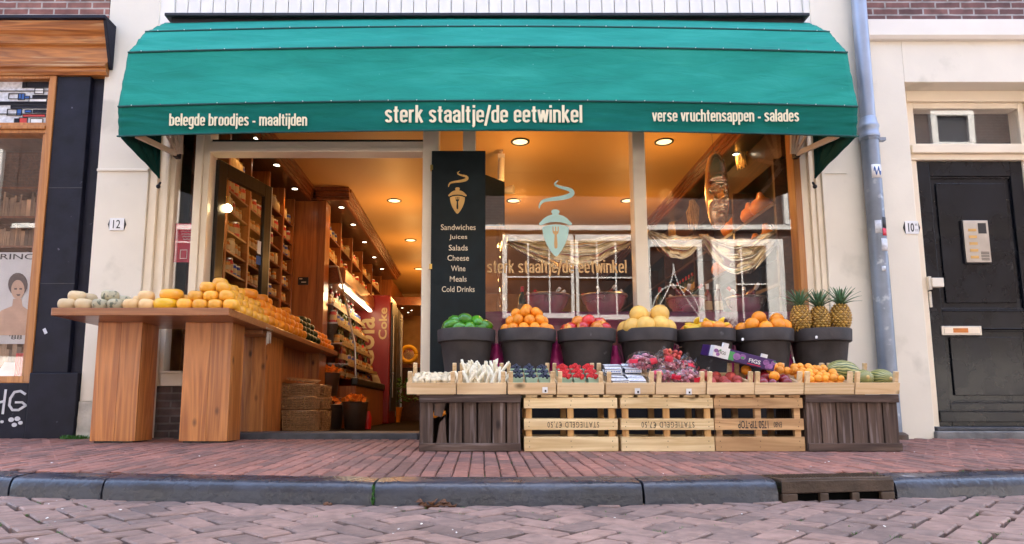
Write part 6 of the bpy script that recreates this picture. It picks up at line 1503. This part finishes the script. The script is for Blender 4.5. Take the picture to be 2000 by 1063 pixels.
# left wall shelving, first bay group
def shelf_unit(lab, xf, xb, y0, y1, zs, ys, z0, z1):
    t = thing('wall_shelf', lab, 'shelf', (xb, (y0+y1)/2, z0)); MB().box(xb-.02, xb, y0, y1, z0, z1).build('back_panel', 'shelf_dark', t)
    b = MB()
    for z in zs: b.box(xb, xf-.012, y0, y1, z-.018, z)
    b.build('shelf_board', 'shop_wood_long', t)
    for y in ys: MB().box(xb, xf, y-.02, y+.02, z0, z1).build('upright', 'shop_wood', t, bevel=.003)
    return t
ZS = [1.0, 1.22, 1.42, 1.6, 1.78, 1.96, 2.14, 2.36]; YS = [.42, .95, 1.48, 1.98, 2.37]
shelf_unit('tall dark shelf unit of jars behind the open glass door', -2.2, -2.5, .4, 2.4, ZS, YS, .0, 2.68)
MB_ = MB().box(-2.5, -1.83, 2.42, 2.62, .0, 2.68); b = MB_; b.box(-1.9, -1.83, 2.40, 2.66, .0, 2.68)
pr_ = thing('wood_pier', 'tall plain wooden pier between the two runs of wall shelves', 'pier', (-2.1, 2.5, .0)); MB().box(-2.5, -1.93, 2.43, 2.6, .0, 2.68).build('panel', 'shop_wood', pr_); MB().box(-1.93, -1.84, 2.415, 2.64, .0, 2.68).build('edge_post', 'shop_wood', pr_, bevel=.004)
p = at(592, 549, 2.42); t = thing('price_card', 'small black price card on the plain wooden pier', 'sign', p); MB().box(p.x-.06, p.x+.06, 2.42, 2.428, p.z-.045, p.z+.045).build('card', 'black_panel', t)
b = MB()
for q in ((-.045, -.01, .02), (-.02, .01, -.02), (.012, .035, -.02)): b.box(p.x+q[0], p.x+q[1], 2.418, 2.42, p.z+q[2], p.z+q[2]+.012)
b.pieces('chalk_mark', 'sign_text', t)
shelf_unit('upper dark shelf run of tins and jars above the lit cooler', -1.86, -2.2, 2.66, 6.8, [2.08, 2.36], [2.68, 3.35, 4.1, 4.9, 5.8, 6.78], 2.05, 2.68)
# goods
def jar(nm, m, r, h, lidm, lab):
    t = thing(nm, lab, nm.split('_')[-1]); MB().lathe([(0,0),(r*.95,0),(r,h*.06),(r,h*.75),(r*.8,h*.86),(r*.8,h*.9),(0,h*.9)], 14).build('body', m, t, smooth=True)
    if lidm: MB().lathe([(r*.85,h*.87),(r*.88,h*.88),(r*.88,h*.99),(0,h)], 14).build('lid', lidm, t, smooth=True)
    MB().lathe([(r*1.01,h*.2),(r*1.015,h*.21),(r*1.015,h*.6),(r*1.01,h*.61)], 14).build('label', 'label_paper' if lidm else m, t, smooth=True); return Proto(t)
JA, JP, JT = jar('glass_jar', 'jar_amber', .034, .11, 'jar_lid', 'j'), jar('glass_jar', 'jar_pale', .036, .1, 'jar_lid', 'j'), jar('food_tin', 'tin_red', .04, .14, 'steel', 't'); JB, JC = jar('food_tin', 'tin_blue', .038, .12, 'steel', 't'), jar('food_tin', 'tin_cream', .045, .14, 'jar_lid', 't')
rows = {1.0: JA, 1.22: JP, 1.42: JP, 1.6: JA, 1.78: JA, 1.96: JP, 2.14: JT, 2.36: JC}
wordz = {1.0: 'low', 1.22: 'second', 1.42: 'third', 1.6: 'fourth', 1.78: 'fifth', 1.96: 'sixth', 2.14: 'next-to-top', 2.36: 'top'}
for z, P_ in rows.items():
    for bay in range(4):
        y = YS[bay]+.07
        while y < YS[bay+1]-.05:
            Q = P_ if random.random() < .55 else random.choice([JA, JP, JC, JT, JB, JA])
            if random.random() < .92: Q.put((-2.262+rnd(-.012,.012), y, z+.0008), (0, 0, rnd(0, 6)), '%s on the %s shelf behind the open door' % ('tin' if Q in (JT, JB, JC) else 'jar', wordz[z]), 'goods on the %s left shelf' % wordz[z], rnd(.9, 1.08))
            y += rnd(.075, .1)
for z in (2.08, 2.36):
    for bay in range(5):
        y = [2.68, 3.35, 4.1, 4.9, 5.8, 6.78][bay]+.08
        while y < [2.68, 3.35, 4.1, 4.9, 5.8, 6.78][bay+1]-.06:
            Q = random.choice([JB, JB, JA] if bay == 0 and z > 2.2 else [JA, JP, JC, JT]); Q.put((-1.925+rnd(-.01,.01), y, z+.0008), (0, 0, rnd(0, 6)), '%s on the %s shelf above the lit cooler' % ('tin' if Q in (JT, JB, JC) else 'jar', 'upper' if z > 2.2 else 'lower'), 'goods on the %s shelf above the cooler' % ('upper' if z > 2.2 else 'lower'), rnd(.95, 1.25)); y += rnd(.09, .13)
# lit cooler
cl = thing('display_cooler', 'open lit drinks cooler with slanted front under the far shelves', 'cooler', (-1.9, 3.8, .0)); cy0, cy1 = 2.72, 4.9
MB().box(-2.3, -2.25, cy0, cy1, .0, 1.95).build('back_panel', 'brushed_steel', cl); MB().extrude_x([(cy0, .0), (cy1, .0), (cy1, .5), (cy0, .5)], -2.25, -1.5).build('base', 'shop_wood', cl)
MB().box(-1.56, -1.47, cy0, cy1, .5, .6).build('bumper', 'black_panel', cl, bevel=.02); MB().box(-2.25, -1.66, cy0, cy1, 1.74, 1.95).build('canopy', 'shop_wood_long', cl, bevel=.03)
MB().box(-1.74, -1.69, cy0+.05, cy1-.05, 1.715, 1.739).build('light_tube', 'tube_glow', cl)
for k, (z, x) in enumerate(((.75, -1.6), (1.0, -1.68), (1.25, -1.74), (1.48, -1.8))): MB().box(-2.25, x, cy0+.02, cy1-.02, z, z+.02).build('shelf', 'steel', cl); MB().box(x, x+.006, cy0+.02, cy1-.02, z-.01, z+.035).build('price_rail', 'label_paper', cl)
sp = [(-2.25, .5), (-1.5, .6), (-1.52, 1.0), (-1.66, 1.6), (-1.75, 1.95), (-2.25, 1.95)]
for yy in (cy0,): MB().prism(sp, yy-.006, yy).build('glass_end', 'thin_glass', cl)
b = MB()
for a, e in zip(sp[1:-1], sp[2:]): b.tube([(a[0], cy0-.003, a[1]), (e[0], cy0-.003, e[1])], .012, 8)
b.build('end_rail', 'steel', cl)
lamp((-1.62, 3.3, 1.68), .6, .05, (1, .78, .45), cl); lamp((-1.62, 4.3, 1.68), .6, .05, (1, .78, .45), cl)
for k, (z, x) in enumerate(((.6, -1.7), (.77, -1.68), (1.02, -1.75), (1.27, -1.81), (1.5, -1.87))):
    y = cy0+.1
    while y < cy1-.08:
        Q = random.choice([WB, JA, JA, JB, WG, WB] if k < 2 else [JP, WG, JA, JT, WB, JB]); Q.put((x-rnd(0,.02), y, z+.001), (0,0,rnd(0,6)), '%s on the %s shelf inside the lit cooler' % ('bottle' if Q in (WG, WB) else ('tin' if Q in (JT, JB, JC) else 'jar'), ['bottom', 'lowest raised', 'second', 'third', 'top'][k]), 'goods on cooler shelf %s' % ['bottom', 'lowest raised', 'second', 'third', 'top'][k], .85 if Q in (WG, WB) else 1.1); y += rnd(.09, .12)
# red drinks fridge beyond it
fr_ = thing('drinks_fridge', 'tall red drinks fridge with cream script lettering beyond the cooler', 'fridge', (-1.75, 5.3, .0))
MB().box(-2.2, -1.42, 4.98, 5.7, .0, 2.0).build('cabinet', 'cola_red', fr_, bevel=.02); MB().box(-1.42, -1.40, 5.05, 5.65, .2, 1.9).build('door', 'black_panel', fr_); MB().tube([(-1.385, 5.1, .4), (-1.385, 5.1, 1.7)], .012, 8).build('door_handle', 'steel', fr_)
def vtext(s, x0, x1, z0, z1, m, bold=.02, sh=0):
    b = MB(); text(b, s, 0, z1-z0, 0, x1-x0, 0, .004, bold); q = []
    for v in b.v: q.append((x1-v[2], 4.976+v[1], z0+v[0]))
    b.v = q; b.f = [tuple(f) for f in b.f]; b.build('lettering', m, fr_)
vtext('Cola', -1.98, -1.66, .85, 1.65, 'label_paper'); vtext('Coke', -1.6, -1.47, 1.3, 1.8, 'label_paper')
b = MB(); 
b.prism([(-1.72+.06*math.sin(t*.3), .25+.055*t) for t in range(11)]+[(-1.64+.10*math.sin(t*.3), .25+.055*t) for t in range(10, -1, -1)], 4.972, 4.976); b.build('wave', 'label_paper', fr_)
g2 = thing('glass_fridge', 'dark glass door fridge with silver edges beside the red fridge', 'fridge', (-1.5, 6.2, .0)); MB().box(-2.1, -1.45, 5.8, 6.6, .0, 1.95).build('cabinet', 'black_panel', g2); b = MB()
for q in (5.8, 6.56): b.box(-1.45, -1.42, q, q+.04, .1, 1.93)
b.build('door_edge', 'steel', g2)
# back of the shop: counter, ornament, plant
ct = thing('back_counter', 'low wooden counter at the back of the shop', 'counter', (-1.4, 8, .0)); MB().box(-1.9, -.4, 7.9, 8.5, 1.05, 1.12).build('top', 'shop_wood_long', ct); MB().box(-1.85, -.42, 7.95, 8.45, .0, 1.05).build('cabinet', 'soffit_dark', ct)
p = at(798, 692, 7.85); t = thing('round_ornament', 'round yellow ring ornament on the back counter', 'ornament', p); n = 28
b = MB(); b.tube([(p.x+.15*math.cos(2*math.pi*k/n), 7.85, p.z+.15*math.sin(2*math.pi*k/n)) for k in range(n+1)], .042, 10); b.build('ring', 'cheese_yellow', t, smooth='all'); b = MB().lathe([(0,0),(.11,0),(.11,.01),(0,.01)], 24, p, Matrix.Rotation(R(90), 4, 'X')); b.build('picture', 'mask_copper', t)
b = MB().box(p.x-.02, p.x+.02, 7.85, 7.9, 1.12, p.z-.13); b.build('stand', 'brass', t)
p = at(765, 688, 7.7); t = thing('flower_bunch', 'orange flowers on the back counter left of the ring ornament', 'flowers', p); b = MB()
for k in range(16): b.ball(p+Vector((rnd(-.06,.06), rnd(-.05,.05), rnd(-.08,.1))), .035, n=8, bump=.4)
b.build('bloom', 'leaf_orange', t); MB().lathe([(0,-.2),(.04,-.2),(.05,-.06),(0,-.06)], 12, p).build('vase', 'pot_clay', t)
p = at(781, 815, 6.2); t = thing('potted_plant', 'leafy green plant in an orange pot on the floor by the door post', 'plant', (p.x, 6.2, .0)); MB().lathe([(0,0),(.1,0),(.14,.24),(.15,.26),(.13,.26),(0,.24)], 18, (p.x-.1, 6.2, .0)).build('pot', 'cheese_amber', t, smooth=True); b = MB()
for k in range(240):
    q = Vector((p.x-.03+rnd(-.3,.3), 6.2+rnd(-.2,.2), .45+rnd(-.1,.3))); d = Vector((rnd(-1,1), rnd(-1,1), rnd(-.4,1))).normalized()*.07; w = d.orthogonal().normalized()*.018; b.add([q, q+d*.5+w, q+d, q+d*.5-w], [(0,1,2,3)])
b.build('foliage', 'leaf_green', t); b = MB()
for k in range(6): b.tube([(p.x-.1, 6.2, .3), (p.x-.1+rnd(-.2,.3), 6.2+rnd(-.1,.1), .7)], .006, 5)
b.build('stem', 'leaf_brown', t)
# low spots in the lowered ceiling
for x, y in ((-1.55, 7.5), (-1.4, 7.8), (-1.5, 8.1)): downlight(x, y, .03, 2.2, 'tiny spotlight in the lowered wooden ceiling at the back', 4, 'spotlights at the back', False)
lamp_b = downlight(-.6, 7.6, .08, 2.8, 'round ceiling light at the very back of the shop', 30)
# wicker hampers under the counter
def hamper(w, d, h_, nm='wicker_hamper'):
    t = thing(nm, 'h', 'basket'); b = MB(); n = 9 if h_ > .15 else 5
    for k in range(n):
        z = .006+(h_-.02)*k/(n-1); s_ = .93+.07*k/(n-1); a, c = w/2*s_, d/2*s_; rr = .0115
        for off in (0,):
            pts = []
            for (xa, ya), (xb, yb) in (((-a,-c),(a,-c)), ((a,-c),(a,c)), ((a,c),(-a,c)), ((-a,c),(-a,-c))):
                L_ = max(2, int(math.hypot(xb-xa, yb-ya)/.028))
                for i in range(L_):
                    f = i/L_; nx, ny = (yb-ya), -(xb-xa); l = math.hypot(nx, ny); o_ = .006*(1 if (i+k) % 2 else -1); pts.append((xa+(xb-xa)*f+nx/l*o_, ya+(yb-ya)*f+ny/l*o_, z))
            pts.append(pts[0]); b.tube(pts, rr, 5, cap=False)
    b.build('woven_side', 'wicker', t, smooth='all'); b = MB()
    for (xa, ya), (xb, yb) in (((-.5,-.5),(.5,-.5)), ((.5,-.5),(.5,.5))):
        for i in range(9): f = (i+.5)/9; x, y = (xa+(xb-xa)*f)*(w+.022), (ya+(yb-ya)*f)*(d+.022); b.tube([(x*.94, y*.94, .004), (x, y, h_)], .0055, 5)
    b.build('stake', 'wicker', t)['kind'] = 'stuff'
    b = MB(); a, c = w/2*1.01, d/2*1.01; b.tube([(-a,-c,h_),(a,-c,h_),(a,c,h_),(-a,c,h_),(-a,-c,h_)], .0125, 8); b.build('rim', 'rim_varnish', t, smooth='all')
    MB().box(-w*.47, w*.47, -d*.47, d*.47, .0, .006).build('base', 'wicker', t); b = MB()
    for x in (-w*.25, w*.25): b.tube([(x-.012, -d/2-.006, h_-.05), (x, -d/2-.012, h_-.0)], .005, 5)
    b.pieces('strap', 'straw', t); return t
HB, HS = Proto(hamper(.31, .26, .2)), Proto(hamper(.31, .26, .11))
hx, hy = -1.76, 1.35
HB.put((hx, hy, .002), (0,0,.08), 'deep wicker hamper at the bottom of the front stack under the counter', 'wicker hampers'); z = .002+.222
for k, lb in enumerate(('second hamper from the floor in the front wicker stack', 'third hamper from the floor in the front wicker stack')): HS.put((hx+rnd(-.01,.01), hy, z), (0,0,rnd(-.05,.1)), lb, 'wicker hampers'); z += .122
lidb = MB().box(-.15, .15, -.12, .12, 0, .015); lo_ = lidb.build('hamper_lid', 'wicker', bevel=.004); lo_.location = (hx+.02, hy, z+.03); lo_.rotation_euler = (R(6), R(5), .15); tag(lo_, 'flat wicker lid lying askew on top of the front hamper stack', 'lid')
hx2, hy2 = -1.74, 1.75; HB.put((hx2, hy2, .002), (0,0,1.5), 'deep wicker hamper at the bottom of the rear stack under the counter', 'wicker hampers'); z = .002+.222
for lb in ('second hamper from the floor in the rear wicker stack', 'topmost hamper of the rear wicker stack'): HS.put((hx2, hy2, z), (0,0,1.5+rnd(-.06,.06)), lb, 'wicker hampers'); z += .122
# buckets with autumn leaves
def bucket():
    t = thing('metal_bucket', 'b', 'bucket'); MB().lathe([(0,0),(.1,0),(.105,.005),(.135,.27),(.14,.285),(.134,.288),(.128,.27),(.1,.03),(0,.02)], 24).build('pail', 'bucket_metal', t, smooth=True)
    b = MB()
    for z in (.22, .235, .25): b.lathe([(.127+.135*0+ (z-.22)*.12, z), (.132+(z-.22)*.12, z+.003), (.127+(z-.22)*.12, z+.006)], 24)
    b.build('rib', 'bucket_metal', t, smooth='all'); return t
BK = Proto(bucket())
def leaves(c, r, n, lab):
    b = MB()
    for k in range(n):
        a = rnd(0, 6.28); q = Vector(c)+Vector((math.cos(a), math.sin(a), 0))*r*math.sqrt(random.random())+Vector((0,0,rnd(0,.05))); d = Vector((rnd(-1,1), rnd(-1,1), rnd(-.2,1))).normalized()*.07; w = d.orthogonal().normalized()*.03
        b.add([q, q+d*.4+w, q+d+w*.2, q+d*.6-w], [(0,1,2,3)])
    tag(b.build('autumn_leaves', 'leaf_orange', org=c, solid=.0012), lab, 'leaves')
for u, v, Y, z, s_, lb in ((649, 822, 2.2, .002, .95, 'dark metal bucket on the floor beside the wicker hampers'), (693, 822, 2.1, .002, 1.05, 'dark metal bucket of bright leaves on the floor in front of the cooler'), (641, 750, 2.55, .36, .98, 'dark metal bucket raised behind the hampers')):
    x = AX(u, v, Y); BK.put((x, Y, z), (0,0,rnd(0,6)), lb, 'metal buckets', s_); leaves((x, Y, z+.28*s_), .12 if u != 649 else .07, 60 if u != 649 else 14, 'orange autumn leaves in the '+lb.replace('dark metal ', ''))
x = AX(641, 750, 2.55); tag(MB().box(x-.14, x+.14, 2.42, 2.68, .001, .3585).build('bucket_stand', 'soffit_dark', org=(x, 2.55, .0)), 'dark wooden block carrying the raised bucket', 'block')
x = AX(712, 838, 2.2); o = MB().lathe([(0,0),(.04,0),(.05,.12),(.03,.2),(0,.2)], 14).build('red_vase', 'tin_red', smooth=True); o.location = (x+.02, 2.25, .002); tag(o, 'small red vase on the floor right of the bright leaves', 'vase')
